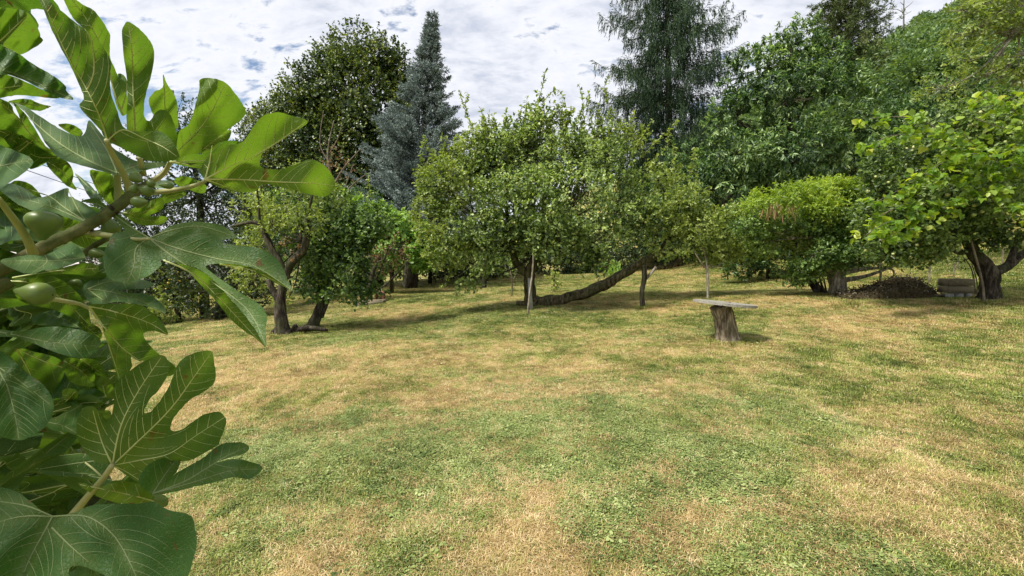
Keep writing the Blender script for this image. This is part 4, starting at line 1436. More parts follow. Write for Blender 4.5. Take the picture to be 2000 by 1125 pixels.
# right-hand apple tree
rR, blR, CR, _, dR = tree('apple_tree', 'dark-trunked apple tree laden with green apples at the right edge', 'tree', (1933, 586), None,
                          [[(1932, 590, 42), (1932, 577, 33), (1932, 555, 29), (1930, 532, 29), (1915, 510, 25), (1900, 490, 21), (1888, 460, 19), (1880, 430, 14)],
                           [(1940, 532, 20), (1960, 524, 17), (1985, 505, 15), (2020, 480, 13), (2060, 440, 10)], [(1950, 530, 14), (1970, 515, 12), (1985, 480, 10), (1990, 450, 7)],
                           [(1895, 490, 12), (1870, 492, 9), (1850, 480, 6)], [(1888, 460, 14), (1850, 430, 10), (1790, 400, 6), (1740, 380, 3)]],
                          [(1750, 430, 66, 50), (1820, 440, 70, 46, -.4), (1860, 380, 80, 60, -.5), (1780, 340, 70, 60), (1950, 400, 80, 60, -.3), (1900, 310, 90, 60), (1985, 320, 60, 70), (1730, 490, 44, 30, -.2),
                           (1790, 490, 44, 24, -.3), (1940, 455, 50, 22, -.3), (1720, 370, 30, 50), (1850, 260, 60, 50), (1940, 240, 70, 50)],
                          L_APPLE, BARK, 5200, 7, .082, .05, .25, nbr=420, r_main=.04, r_tw=.009, frm=(1888, 450), rough=.14,
                          crown_kw=dict(clump=.45, thr=.34, hexa=True, lobes=.5, bright=-.12))
apples(CR[CR[:, 1] < dR + .3], 260, .07, APPLE, rR)

# grape vine
rV = thing('grape_vine', 'grape vine with bright yellow-green lobed leaves climbing over the right-hand apple tree', 'vine', G(1922, 590))


def vine_leaf_mesh():
    ang = [-90, -60, -35, -12, 8, 22, 45, 60, 75, 90, 105, 120, 135, 158, 172, 192, 215, 240]
    rad = [.12, .42, .38, .5, .42, .36, .52, .40, .44, .60, .44, .40, .52, .36, .42, .5, .38, .42]
    V = [(0, 0, 0)]
    for a, r_ in zip(ang, rad):
        V.append((r_ * math.cos(R(a)), r_ * math.sin(R(a)), -.55 * r_ * r_ + .10 * math.sin(R(a * 3)) + .08 * abs(math.cos(R(a)))))
    n = len(ang)
    return V, [(0, 1 + i, 1 + (i + 1) % n) for i in range(n)]


VV, VF = vine_leaf_mesh()
vmeshes = []
VM = [foliage_mat('vine_leaf_%s' % nm, [c, c2], .5, (1.45, 1.35, .35), .45, .35) for nm, c, c2 in
      (('bright', (.20, .33, .035), (.27, .42, .05)), ('fresh', (.13, .25, .025), (.18, .31, .035)), ('yellowing', (.42, .46, .07), (.46, .44, .08)), ('deep', (.10, .19, .025), (.12, .22, .03)))]
for k, m in enumerate(VM):
    me = bpy.data.meshes.new('leaf')
    v2 = [(x * random.uniform(.9, 1.1), y * random.uniform(.95, 1.05), z * (1.7, .6, 1.2, 2.0)[k] + random.uniform(-.03, .03)) for x, y, z in VV]
    me.from_pydata(v2, [], VF)
    me.materials.append(m)
    vmeshes.append(me)
sprays = [[(1700, 232), (1740, 228), (1790, 232), (1830, 250)], [(1692, 290), (1730, 268), (1770, 262)], [(1905, 200), (1940, 188), (1980, 195), (2005, 215)], [(1960, 205), (1990, 225), (2010, 260)],
          [(1860, 310), (1900, 300), (1940, 310), (1960, 330)], [(1820, 330), (1850, 315), (1880, 330)], [(1780, 360), (1800, 340), (1830, 345)], [(1700, 400), (1740, 380), (1770, 365), (1800, 370)],
          [(1705, 430), (1740, 410), (1780, 395), (1810, 400)], [(1690, 460), (1720, 440), (1750, 430)], [(1880, 360), (1900, 340), (1930, 350), (1950, 370)], [(1940, 330), (1980, 320), (2010, 330)],
          [(1900, 380), (1930, 365), (1960, 380)], [(1850, 250), (1880, 260), (1900, 280), (1930, 290)], [(1820, 270), (1860, 280), (1880, 300)], [(1980, 280), (2000, 300), (2010, 340)], [(1960, 405), (1990, 400), (2010, 410)],
          [(1720, 470), (1760, 450)], [(1830, 400), (1850, 395), (1870, 405)], [(1780, 420), (1800, 430)], [(1900, 230), (1930, 240), (1960, 250)]]
vst = MB()
cnt = 0
dV = dR - 1.5
for sp in sprays:
    pts = [P(x, y, dV + random.uniform(-.15, .15)) for x, y in sp]
    vst.tube(pts, [.006] * len(pts), 5, 0, 4, 2)
    seg = [(a, b) for a, b in zip(pts[:-1], pts[1:])]
    tot = sum((b - a).length for a, b in seg)
    for a, b in seg:
        m = int(round((b - a).length / tot * 15))
        for q in range(m):
            if cnt >= 300:
                break
            c = a.lerp(b, random.random()) + Vector((random.gauss(0, .05), random.gauss(0, .09), random.gauss(-.03, .055)))
            me = vmeshes[random.choices((0, 1, 2, 3), (5, 5, .6, 2.2))[0]]
            o = bpy.data.objects.new('leaf', me)
            s = random.uniform(.10, .19)
            nrm = Vector((random.gauss(-.1, .45), random.gauss(-.5, .4), random.gauss(.9, .35))).normalized()
            dn = Vector((random.gauss(-.4, .5), -.4, -.5))
            dn = (dn - nrm * dn.dot(nrm)).normalized()
            M = Matrix((dn.cross(nrm), dn, nrm)).transposed().to_4x4()
            o.matrix_world = Matrix.Translation(c) @ M @ Matrix.Scale(s, 4)
            COL.objects.link(o)
            mw = o.matrix_world.copy()
            o.parent = rV
            o.matrix_parent_inverse = Matrix.Translation(-rV.location)
            o.matrix_basis = mw
            cnt += 1
p_, r_ = trunk_pts([(1922, 592, 5), (1918, 550, 4), (1905, 500, 3.5), (1890, 440, 3), (1880, 360, 2.5), (1900, 250, 2)], dV + 1.1)
vst.tube(p_, r_, 6, .1, 5, 4)
vst.build('stem', TWIG, rV, True)
vb = to_blobs([(x, y + 4, 22, 13) for sp in sprays for x, y in sp], dV + .1)
make_crown(vb, 260, 4, .11, .10, .12, L_BRIGHT, rV, clump=.3, thr=.2, hexa=True, seed=77, name='foliage', flat=.7, inner=.3)

# tall pale-limbed tree in the top right corner
tr_ = tree('walnut_tree', 'tall pale-limbed tree with thin yellowish foliage in the top right corner', 'tree', Vector((15.8, 12.2, gz(15.8, 12.2))), 12.2,
           [[(2090, 470, 26), (2060, 250, 20), (2030, 120, 15), (1995, 20, 9), (1985, -60, 5)],
            [(2020, 100, 11), (1985, 110, 8), (1965, 135, 6), (1945, 165, 4), (1920, 180, 2.5)], [(1980, 60, 7), (1965, 85, 5), (1955, 110, 4), (1952, 130, 2)], [(1995, 20, 7), (1960, 50, 5), (1930, 55, 3), (1905, 70, 2)]],
           [(1950, 20, 60, 34), (1900, 60, 40, 34), (1960, 70, 50, 30), (1890, 120, 40, 30), (1990, 140, 40, 44), (1850, 170, 50, 26), (1920, 150, 40, 30), (1990, -20, 60, 40), (1880, 20, 30, 20)],
           L_APPLE_Y, BARK_PALE, 850, 7, .095, .048, .30, nbr=300, r_main=.03, r_tw=.01, frm=(1990, 60), crown_kw=dict(clump=.6, thr=.44, inner=.25, lobes=.5, hexa=True, droop=.25))

# dead snag on the skyline
r = thing('dead_tree', 'bare dead snag sticking up on the skyline of the wooded hill', 'tree', P(1765, 45, 70))
mb = MB()
for k, sp in enumerate([[(1765, 60, 3), (1765, 20, 2.2), (1766, -6, 1)], [(1765, 26, 1.4), (1752, 18, 1), (1742, 20, .7)], [(1765, 18, 1.4), (1776, 10, 1), (1784, 2, .6)], [(1765, 10, 1.2), (1758, 4, .7)], [(1765, 30, 1.2), (1780, 22, .7)]]):
    p_, r_ = trunk_pts(sp, 70)
    mb.tube(p_, r_, 5, .05, 3, k)
mb.build('trunk', TWIG, r)

# compost mound
gm = G(1745, 580)
bm_pts, N1, N2 = [], 46, 16
m_c = G(1745, 583)
Lm = 95 * m_c.y / F
rM_me = MB()
V = []
for i in range(N1):
    s = -1 + 2 * i / (N1 - 1)
    prof = np.interp(s, [-1, -.9, -.3, .15, .45, .7, .9, 1], [.0, .12, .26, .44, .52, .42, .2, .0])
    wid = np.interp(s, [-1, -.9, .4, .9, 1], [.02, .3, .6, .4, .02])
    for j in range(N2):
        a = math.pi * j / (N2 - 1)
        yy = -math.cos(a) * wid
        x = m_c.x + s * Lm
        y = m_c.y + .3 + yy
        z = gz(x, y) - .04 + prof * max(0, math.sin(a)) ** .7
        V.append((x, y, z))
V = np.array(V)
V[:, 2] += (vnoise(V * 9, 3) - .5) * .09
V[:, 1] += (vnoise(V * 8, 4) - .5) * .1
q = [(i * N2 + j, (i + 1) * N2 + j, (i + 1) * N2 + j + 1, i * N2 + j + 1) for i in range(N1 - 1) for j in range(N2 - 1)]
rM_me.add(V, q)
MOUND = plain_mat('compost', (0.022, 0.018, 0.011), (0.10, 0.08, 0.042), 22, .95, None, 1.0, .05)
rM = thing('compost_mound', 'long low mound of dead leaves and soil in front of the grassy slope', 'mound', m_c)
rM_me.build('soil', MOUND, rM, True)
n_ = 2600
sel = rng.choice(len(V), n_)
c = V[sel] + rng.normal(0, .035, (n_, 3)) + np.array([0, 0, .02])
obj('dead_leaves', leaf_mesh('dead_leaves', c, rdir(n_), rdir(n_) + np.array([[0, -.2, .6]]), rng.uniform(.03, .075, n_), rng.uniform(.02, .04, n_), rng.normal(.35, .3, n_)), foliage_mat('mound_leaves', [(.025, .020, .012), (.06, .047, .025), (.13, .105, .055), (.36, .32, .22)], .1, (1, 1, .8)), rM, 'stuff')

# wooden compost box
gb = G(1876, 582)
rB = thing('wooden_box', 'weathered plank box standing on low blocks beside the dark trunk', 'box', gb)
w_ = 49 * gb.y / F
dpt = .26
z0 = gb.z + .10
for k in range(2):
    mb = MB()
    mb.box((gb.x, gb.y, z0 + .09 + k * .165), w_, .03, .155, None, .004)
    mb.build('plank', OLDWOOD, rB)
    mb = MB()
    mb.box((gb.x, gb.y + dpt, z0 + .09 + k * .165), w_, .03, .155, None, .004)
    mb.build('plank', OLDWOOD, rB)
    for sx in (-1, 1):
        mb = MB()
        mb.box((gb.x + sx * (w_ / 2 - .013), gb.y + dpt / 2, z0 + .09 + k * .165), .026, dpt - .04, .155, None, .003)
        mb.build('plank', OLDWOOD, rB)
mb = MB()
mb.box((gb.x, gb.y + dpt / 2, z0 + .26), w_ - .07, dpt - .08, .04, None, .012)
mb.build('soil', MOUND, rB)
for sx in (-1, 0, 1):
    mb = MB()
    mb.box((gb.x + sx * w_ * .36, gb.y + .1, gb.z + .03), .14, .2, .14, None, .012)
    mb.build('block', SLATE, rB)
gq = G(1838, 583)
r = thing('flower_tray', 'low dark tray on the ground between the mound and the plank box', 'tray', gq)
mb = MB()
mb.box((gq.x, gq.y + .12, gq.z + .03), .24, .2, .07, None, .01)
mb.build('tray', BARK, r)
mb = MB()
mb.box((gq.x, gq.y + .12, gq.z + .074), .28, .24, .012, None, .004)
mb.build('rim', OLDWOOD, r)

# posts on the slope
for (x0, y0, y1, w, lab, mt, dd) in ((1815, 553, 478, 3.4, 'pale straight post behind the mound', BARK_PALE, 1.5), (1719, 562, 500, 4.2, 'dark post between the pale trunk and the mound', BARK, 1.0),
                                     (1862, 548, 512, 2.2, 'short thin stake rising behind the plank box', TWIG, 1.2), (1870, 528, 490, 2.6, 'thin stake highest on the slope behind the plank box', TWIG, 3.5),
                                     (1958, 530, 478, 2.6, 'thin stake between the forked limbs of the right-hand tree', TWIG, 3.0)):
    b = G(x0, y0)
    r = thing('garden_stake', lab, 'stake', b, 'stakes on the grassy slope')
    mb = MB()
    mb.tube([b - Vector((0, 0, .1)), P(x0 + 1, (y0 + y1) / 2, b.y), P(x0 + 2, y1, b.y)], [w / 2 * b.y / F] * 3, 7, .05, 4, 2)
    mb.build('shaft', mt, r, True)
sapling('thin_shrub', 'thin bending stems with few leaves left of the dark right-hand trunk', (1906, 578), [(1906, 580, 3), (1902, 545, 2.6), (1895, 520, 2), (1880, 500, 1.3)], [(1876, 508, 14, 12)], L_APPLE, TWIG, 24, .06, None, 'shrub',
        [[(1908, 580, 2.4), (1908, 550, 2), (1898, 515, 1.3)]])

# planting bed with clay tiles, left
gp = G(722, 596)
r = thing('planting_bed', 'low weathered wooden frame round the foot of the brown shrub', 'planter', gp)
for k, (x, y, ww, dd_) in enumerate(((gp.x, gp.y, 1.0, .04), (gp.x, gp.y + .6, 1.0, .04))):
    mb = MB()
    mb.box((x, y, gz(x, y) + .06), ww, dd_, .13, Matrix.Rotation(R(-3), 3, 'Y'), .006)
    mb.build('board', OLDWOOD, r)
for sx in (-1, 1):
    mb = MB()
    mb.box((gp.x + sx * .48, gp.y + .3, gz(gp.x + sx * .48, gp.y) + .06), .04, .55, .12, None, .006)
    mb.build('board', OLDWOOD, r)
gc = G(740, 590)
for k in range(6):
    mb = MB()
    c = gc + Vector((.0 + .012 * k, -.02 * k, .05 + .062 * k))
    n_ = 9
    V = []
    for s in (0, 1):
        for rr2 in (.17, .15):
            for i in range(n_):
                a = math.pi * i / (n_ - 1)
                V.append((c.x - rr2 * math.cos(a), c.y + s * .26, c.z - .05 + rr2 * .72 * math.sin(a)))
    q = []
    for i in range(n_ - 1):
        q += [(i, i + 1, 2 * n_ + i + 1, 2 * n_ + i), (n_ + i, 3 * n_ + i, 3 * n_ + i + 1, n_ + i + 1), (i, n_ + i, n_ + i + 1, i + 1), (2 * n_ + i, 2 * n_ + i + 1, 3 * n_ + i + 1, 3 * n_ + i)]
    mb.add(V, q)
    o = mb.build('roof_tile', CLAY, None)
    tag(o, 'curved reddish clay tile %s by the planting bed' % ['at the bottom of the stack', 'second from the bottom of the stack', 'third from the bottom of the stack', 'third from the top of the stack', 'second from the top of the stack', 'on top of the stack'][k], 'roof tile', 'stack of curved clay tiles')

# house roof glimpsed between fig leaves, wires
rh = thing('house', 'neighbouring house with pale ribbed roof glimpsed between the fig leaves', 'house', Vector((-24, 26, gz(-24, 26))))
hb = rh.location
mb = MB()
mb.box((hb.x - 3, hb.y + 3, hb.z + .9), 12, 6, 1.8)
mb.build('wall', plain_mat('render', (.5, .48, .42), (.6, .58, .52), 3), rh)
roofm = plain_mat('roof_tiles', (.42, .38, .36), (.60, .56, .54), 9)
for k in range(10):
    mb = MB()
    mb.box((hb.x - 3, hb.y + .1 + k * .33, hb.z + 1.72 + k * .16), 13, .34, .05, Matrix.Rotation(R(22), 3, 'X'), .0)
    mb.build('roof_course', roofm, rh)
for k, (a, b) in enumerate((((-40, 300), (330, 412)), ((-40, 275), (330, 398)), ((-40, 345), (330, 430)))):
    mb = MB()
    A, B = P(a[0], a[1], 14), P(b[0], b[1], 30)
    mid = (A + B) / 2 - Vector((0, 0, .25))
    mb.tube([A, mid, B], [.014, .014, .014], 5, 0, 8, 1)
    o = mb.build('power_line', WIRE, None)
    tag(o, ['upper of the wires crossing the sky behind the fig leaves', 'topmost wire crossing the sky behind the fig leaves', 'lowest wire crossing the sky behind the fig leaves'][k], 'wire', 'wires behind the fig tree')

# fallen leaves and windfalls on the lawn
n_ = 900
px = np.concatenate([rng.uniform(820, 1400, 380), rng.uniform(1500, 2000, 260), rng.uniform(450, 900, 160), rng.uniform(900, 1990, 100)])
py = np.concatenate([550 + rng.random(380) ** 1.4 * 120, 575 + rng.random(260) ** 1.4 * 120, rng.uniform(600, 720, 160), rng.uniform(590, 680, 100)])
c = np.array([G(a, b) for a, b in zip(px, py)]) + np.array([0, 0, .035])
me = leaf_mesh('fallen_leaves', c, rdir(n_) * np.array([[1, 1, .3]]), rdir(n_) * .5 + np.array([[0, 0, 1.0]]), rng.uniform(.02, .05, n_), rng.uniform(.014, .03, n_), rng.uniform(0, 1, n_))
o = obj('fallen_leaves', me, foliage_mat('fallen_leaf', [(.30, .22, .08), (.45, .42, .16), (.55, .52, .28), (.4, .45, .15)], .2, (1, 1, .8)), None, 'stuff')
o['label'] = 'pale fallen leaves scattered over the lawn below the apple trees'
o['category'] = 'leaves'

# ------------------------------------------------------------------ fig tree in the foreground
Z1 = (700 / 1969, 0, 0)
Z2 = (700 / 1969, 0, 300)
Z3 = (700 / 1658, 0, 650)
ZA = (350 / 1312, 0, 0)
ZB = (350 / 1641, 0, 380)
ZC = (350 / 1575, 0, 500)
ZD = (300 / 1406, 0, 740)
ZE = (300 / 1125, 300, 160)
ZF = (300 / 1534, 0, 260)
PXX = (1, 0, 0)


def tr_pts(z, pts):
    return [(x * z[0] + z[1], y * z[0] + z[2]) for x, y in pts]


def fig_leaf_mat():
    m, n, l, b = newmat('fig_leaf')
    geo = n.new('ShaderNodeNewGeometry')
    at = n.new('ShaderNodeAttribute')
    at.attribute_name = 'vd'
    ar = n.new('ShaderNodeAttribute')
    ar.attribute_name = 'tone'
    tc = n.new('ShaderNodeTexCoord')
    vo = n.new('ShaderNodeTexVoronoi')
    vo.feature = 'DISTANCE_TO_EDGE'
    vo.inputs['Scale'].default_value = 210
    l.new(tc.outputs['Object'], vo.inputs['Vector'])
    vr = ramp(n, [(0.0, (1, 1, 1)), (0.09, (0, 0, 0))])
    l.new(vo.outputs['Distance'], vr.inputs[0])
    ns = noise_node(n, l, 30, 5, .6)
    ns2 = noise_node(n, l, 7, 3, .5)

    def mixc(fac, a, b_, mode='MIX'):
        x = n.new('ShaderNodeMix')
        x.data_type = 'RGBA'
        x.blend_type = mode
        for i, v in ((0, fac), (6, a), (7, b_)):
            if isinstance(v, (int, float)):
                x.inputs[i].default_value = v
            elif isinstance(v, tuple):
                x.inputs[i].default_value = (*v, 1)
            else:
                l.new(v, x.inputs[i])
        return x.outputs[2]
    nr = ramp(n, [(.3, (0, 0, 0)), (.7, (1, 1, 1))])
    l.new(ns2, nr.inputs[0])
    top = mixc(nr.outputs[0], (0.036, 0.100, 0.020), (0.066, 0.150, 0.034))
    und = mixc(nr.outputs[0], (0.06, 0.125, 0.022), (0.09, 0.165, 0.03))
    col = mixc(geo.outputs['Backfacing'], top, und)
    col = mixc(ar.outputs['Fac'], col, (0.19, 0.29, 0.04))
    mu = n.new('ShaderNodeMath')
    mu.operation = 'MULTIPLY'
    l.new(vr.outputs[0], mu.inputs[0])
    mu.inputs[1].default_value = .2
    col = mixc(mu.outputs[0], col, (0.26, 0.34, 0.11))
    # paler along the veins
    vdr = ramp(n, [(0.0, (.45, .45, .45)), (0.25, (0, 0, 0))])
    l.new(at.outputs['Fac'], vdr.inputs[0])
    col = mixc(vdr.outputs[0], col, (0.17, 0.24, 0.07))
    # small rusty blemishes
    sp = noise_node(n, l, 55, 2, .4)
    spr = ramp(n, [(.70, (0, 0, 0)), (.735, (1, 1, 1))])
    l.new(sp, spr.inputs[0])
    col = mixc(spr.outputs[0], col, (0.13, 0.09, 0.03))
    yl = noise_node(n, l, 11, 3, .5)
    ylr = ramp(n, [(.60, (0, 0, 0)), (.75, (.55, .55, .55))])
    l.new(yl, ylr.inputs[0])
    col = mixc(ylr.outputs[0], col, (0.15, 0.21, 0.05))
    l.new(col, b.inputs['Base Color'])
    rg = n.new('ShaderNodeMix')
    rg.data_type = 'FLOAT'
    l.new(geo.outputs['Backfacing'], rg.inputs[0])
    rg.inputs[2].default_value = .50
    rg.inputs[3].default_value = .65
    l.new(rg.outputs[0], b.inputs['Roughness'])
    b.inputs['Specular IOR Level'].default_value = .32
    bp = n.new('ShaderNodeBump')
    bp.inputs['Strength'].default_value = .55
    bp.inputs['Distance'].default_value = .0016
    hh = n.new('ShaderNodeMath')
    hh.operation = 'SUBTRACT'
    mm = n.new('ShaderNodeMath')
    mm.operation = 'MULTIPLY'
    l.new(ns, mm.inputs[0])
    mm.inputs[1].default_value = 1.2
    l.new(mm.outputs[0], hh.inputs[0])
    l.new(vr.outputs[0], hh.inputs[1])
    l.new(hh.outputs[0], bp.inputs['Height'])
    l.new(bp.outputs[0], b.inputs['Normal'])
    tr = n.new('ShaderNodeBsdfTranslucent')
    tcol = mixc(1.0, col, (1.3, 1.45, .40), 'MULTIPLY')
    l.new(tcol, tr.inputs[0])
    ms = n.new('ShaderNodeMixShader')
    ms.inputs[0].default_value = .38
    l.new(b.outputs[0], ms.inputs[1])
    l.new(tr.outputs[0], ms.inputs[2])
    l.new(ms.outputs[0], n['Material Output'].inputs[0])
    return m


FIGLEAF = fig_leaf_mat()
FIGVEIN = foliage_mat('fig_vein', [(0.15, 0.22, 0.08), (0.70, 0.74, 0.36)], .25, (1.1, 1.1, .9), .6, .3)
FIGSTEM = plain_mat('fig_petiole', (0.30, 0.32, 0.13), (0.42, 0.40, 0.19), 20, .55, None, .1, .3)
FIGBARK = bark_mat('fig_bark', (0.05, 0.06, 0.022), (0.10, 0.115, 0.04), (0.19, 0.18, 0.09), 40, (1, 1, .6), .3, .004)
FIGFRUIT = plain_mat('fig_skin', (0.085, 0.135, 0.025), (0.16, 0.22, 0.055), 14, .42, None, .05, .4)


def inside(pt, poly):
    x, y = pt
    c = False
    n = len(poly)
    j = n - 1
    for i in range(n):
        xi, yi = poly[i]
        xj, yj = poly[j]
        if (yi > y) != (yj > y) and x < (xj - xi) * (y - yi) / (yj - yi) + xi:
            c = not c
        j = i
    return c


def inside_np(X, Y, poly):
    c = np.zeros(len(X), bool)
    n = len(poly)
    j = n - 1
    for i in range(n):
        xi, yi = poly[i]
        xj, yj = poly[j]
        if yi != yj:
            c ^= ((yi > Y) != (yj > Y)) & (X < (xj - xi) * (Y - yi) / (yj - yi) + xi)
        j = i
    return c


def smooth_closed(pts, sub=4):
    out = []
    n = len(pts)
    for i in range(n):
        p0, p1, p2, p3 = [np.array(pts[(i + k) % n], float) for k in (-1, 0, 1, 2)]
        for k in range(sub):
            t = k / sub
            out.append(tuple(0.5 * ((2 * p1) + (p2 - p0) * t + (2 * p0 - 5 * p1 + 4 * p2 - p3) * t * t + (3 * p1 - p0 - 3 * p2 + p3) * t ** 3)))
    return out


def smooth_open(pts, sub=5):
    out = []
    n = len(pts)
    for i in range(n - 1):
        p0, p1, p2, p3 = [np.array(pts[min(max(i + k, 0), n - 1)], float) for k in (-1, 0, 1, 2)]
        for k in range(sub):
            t = k / sub
            out.append(0.5 * ((2 * p1) + (p2 - p0) * t + (2 * p0 - 5 * p1 + 4 * p2 - p3) * t * t + (3 * p1 - p0 - 3 * p2 + p3) * t ** 3))
    out.append(np.array(pts[-1], float))
    return np.array(out)


def seg_dist(X, Y, line):
    best = np.full(len(X), 1e9)
    for a, b in zip(line[:-1], line[1:]):
        d = b - a
        L2 = max((d ** 2).sum(), 1e-6)
        t = np.clip(((X - a[0]) * d[0] + (Y - a[1]) * d[1]) / L2, 0, 1)
        best = np.minimum(best, np.hypot(X - a[0] - t * d[0], Y - a[1] - t * d[1]))
    return best


FIGROOT = thing('fig_tree', 'fig tree with big lobed leaves and green figs filling the left foreground', 'fig tree', Vector((-0.95, .85, gz(-.95, .85))))


def fig_leaf(z, outline, veins, side, d0, gx=0., gy=None, cup=.05, wave=.012, tone=0., sec=21, label=None, wr=1.0):
    """a leaf: outline and veins in picture units at its own distance, with its own tilt, cupping and waves"""
    poly = smooth_closed(tr_pts(z, outline), 4)
    A = np.array(poly)
    cx_, cy_ = A.mean(0)
    Rd = max(np.ptp(A[:, 0]), np.ptp(A[:, 1])) / 2
    rr = random.Random(int(cx_ * 7 + cy_))
    # slightly toothed margin
    poly = [(x + rr.uniform(-.6, .6), y + rr.uniform(-.6, .6)) for x, y in poly]
    A = np.array(poly)
    if gy is None:
        gy = .10 if side == 'under' else -.14
    vl = [smooth_open(tr_pts(z, v), 5) for v in veins]
    ph = [rr.uniform(0, 6.28) for _ in range(4)]

    def depth(X, Y):
        u = (X - cx_) / Rd
        v = (Y - cy_) / Rd
        dv = np.full(len(X), 1e9)
        for ln in vl:
            dv = np.minimum(dv, seg_dist(X, Y, ln))
        if not vl:
            dv = np.zeros(len(X))
        sgn = -1 if side == 'top' else 1
        w = wave * (np.sin(u * 5 + ph[0]) * np.sin(v * 4.3 + ph[1]) + .6 * np.sin(u * 9 + v * 7 + ph[2]))
        return d0 * (1 + gx * u + gy * v + sgn * cup * (np.sqrt(np.minimum(dv / Rd, .8) ** 2 + .0025) - .05) + w), dv
    # interior grid
    st = max(3.6, Rd / 22)
    gxs = np.arange(A[:, 0].min(), A[:, 0].max(), st)
    gys = np.arange(A[:, 1].min(), A[:, 1].max(), st)
    GX, GY = np.meshgrid(gxs, gys)
    GX = GX.ravel() + np.tile([0], GX.size)
    GY = GY.ravel()
    ins = inside_np(GX, GY, poly)
    GX, GY = GX[ins], GY[ins]
    # keep away from outline
    db = seg_dist(GX, GY, np.vstack([A, A[:1]]))
    k = db > st * .55
    GX, GY = GX[k], GY[k]
    extra = []
    for ln in vl:
        for p_ in ln:
            if inside(p_, poly) and seg_dist(np.array([p_[0]]), np.array([p_[1]]), np.vstack([A, A[:1]]))[0] > 1.2 and all(abs(p_[0] - e[0]) + abs(p_[1] - e[1]) > 1.5 for e in extra):
                extra.append((float(p_[0]), float(p_[1])))
    if vl and len(GX):
        dvg = np.full(len(GX), 1e9)
        for ln in vl:
            dvg = np.minimum(dvg, seg_dist(GX, GY, ln))
        GX, GY = GX[dvg > st * .45], GY[dvg > st * .45]
    GX = np.concatenate([GX, [e[0] for e in extra]])
    GY = np.concatenate([GY, [e[1] for e in extra]])
    pts2 = [Vector((float(x), float(y))) for x, y in poly] + [Vector((float(x), float(y))) for x, y in zip(GX, GY)]
    nO = len(poly)
    res = delaunay_2d_cdt(pts2, [(i, (i + 1) % nO) for i in range(nO)], [], 0, 1e-4)
    vv = np.array([tuple(v) for v in res[0]])
    ff = np.array([f for f in res[2] if len(f) == 3])
    cen = vv[ff].mean(1)
    ff = ff[inside_np(cen[:, 0], cen[:, 1], poly)]
    # orientation: picture y is down
    a, b, c = vv[ff[:, 0]], vv[ff[:, 1]], vv[ff[:, 2]]
    ar = (b[:, 0] - a[:, 0]) * (c[:, 1] - a[:, 1]) - (b[:, 1] - a[:, 1]) * (c[:, 0] - a[:, 0])
    want = ar < 0 if side == 'top' else ar > 0          # counter-clockwise on screen = towards the camera
    ff = np.where(want[:, None], ff, ff[:, ::-1])
    dep, dv = depth(vv[:, 0], vv[:, 1])
    W = np.array([P(x, y, dd) for (x, y), dd in zip(vv, dep)])
    org = W.mean(0)
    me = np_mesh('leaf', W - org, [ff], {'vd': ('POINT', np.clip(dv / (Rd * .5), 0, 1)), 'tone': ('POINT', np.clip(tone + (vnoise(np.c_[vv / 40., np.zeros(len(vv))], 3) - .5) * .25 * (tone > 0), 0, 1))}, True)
    o = obj('leaf', me, FIGLEAF, None)
    o.location = Vector(org)
    o.parent = FIGROOT
    o.matrix_parent_inverse = Matrix.Translation(-FIGROOT.location)
    if label:
        o['label'] = label
    # veins as fine raised ribs on both faces
    mb = MB()

    def rib(line, r0, r1, sides=4):
        line = np.array(line)
        dd, _ = depth(line[:, 0], line[:, 1])
        pts = [P(x, y, q) - Vector(org) for (x, y), q in zip(line, dd)]
        n_ = len(pts)
        if n_ < 2:
            return
        rad = [(r0 + (r1 - r0) * i / (n_ - 1)) * d0 / F for i in range(n_)]
        mb.tube(pts, rad, sides, 0, 1, 0, False)
    placed = []
    main_r = min(2.3, .9 + Rd / 110) * wr
    for vi, ln in enumerate(vl):
        keep = ln
        rib(keep, main_r if vi == 0 else main_r * .85, .5)
        L = np.concatenate([[0], np.cumsum(np.hypot(*np.diff(ln, axis=0).T))])
        tot = L[-1]
        s = sec * 1.3
        while s < tot - sec * .5:
            for sd in (-1, 1):
                ss = s + sd * sec * .25
                px0 = np.array([np.interp(ss, L, ln[:, 0]), np.interp(ss, L, ln[:, 1])])
                px1 = np.array([np.interp(min(ss + 4, tot), L, ln[:, 0]), np.interp(min(ss + 4, tot), L, ln[:, 1])])
                t = px1 - px0
                if np.hypot(*t) < 1e-3:
                    continue
                t = t / np.hypot(*t)
                ang = sd * R(56 + rr.uniform(-6, 6))
                cur = px0.copy()
                path = [cur.copy()]
                mx = Rd * (.75 - .3 * s / tot)
                walked = 0
                while walked < mx:
                    dr = np.array([t[0] * math.cos(ang) - t[1] * math.sin(ang), t[0] * math.sin(ang) + t[1] * math.cos(ang)])
                    cur = cur + dr * 4
                    walked += 4
                    ang -= sd * R(1.7)
                    if not inside(cur, poly):
                        break
                    # stop at other main veins
                    if walked > 10 and len(vl) > 1:
                        o_d = min(seg_dist(np.array([cur[0]]), np.array([cur[1]]), q)[0] for j, q in enumerate(vl) if j != vi)
                        if o_d < 3.0:
                            break
                    if walked > 6 and placed:
                        q_ = np.array(placed)
                        if np.min(np.abs(q_ - cur).sum(1)) < 4.5:
                            break
                    path.append(cur.copy())
                if len(path) > 2:
                    placed += [p_ for p_ in path[2:]]
                    rib(path, main_r * .34, .22, 3)
                    # tertiary cross ribs
                    if len(path) > 6 and Rd > 60 and side == 'under':
                        for q in range(4, len(path) - 2, 5):
                            p0 = path[q]
                            e = p0 + t * rr.uniform(5, 10) + np.array([rr.uniform(-2, 2), rr.uniform(-2, 2)])
                            if inside(e, poly):
                                rib([p0, (p0 + e) / 2 + np.array([rr.uniform(-1, 1), rr.uniform(-1, 1)]), e], .2, .12, 3)
            s += sec * rr.uniform(.8, 1.2)
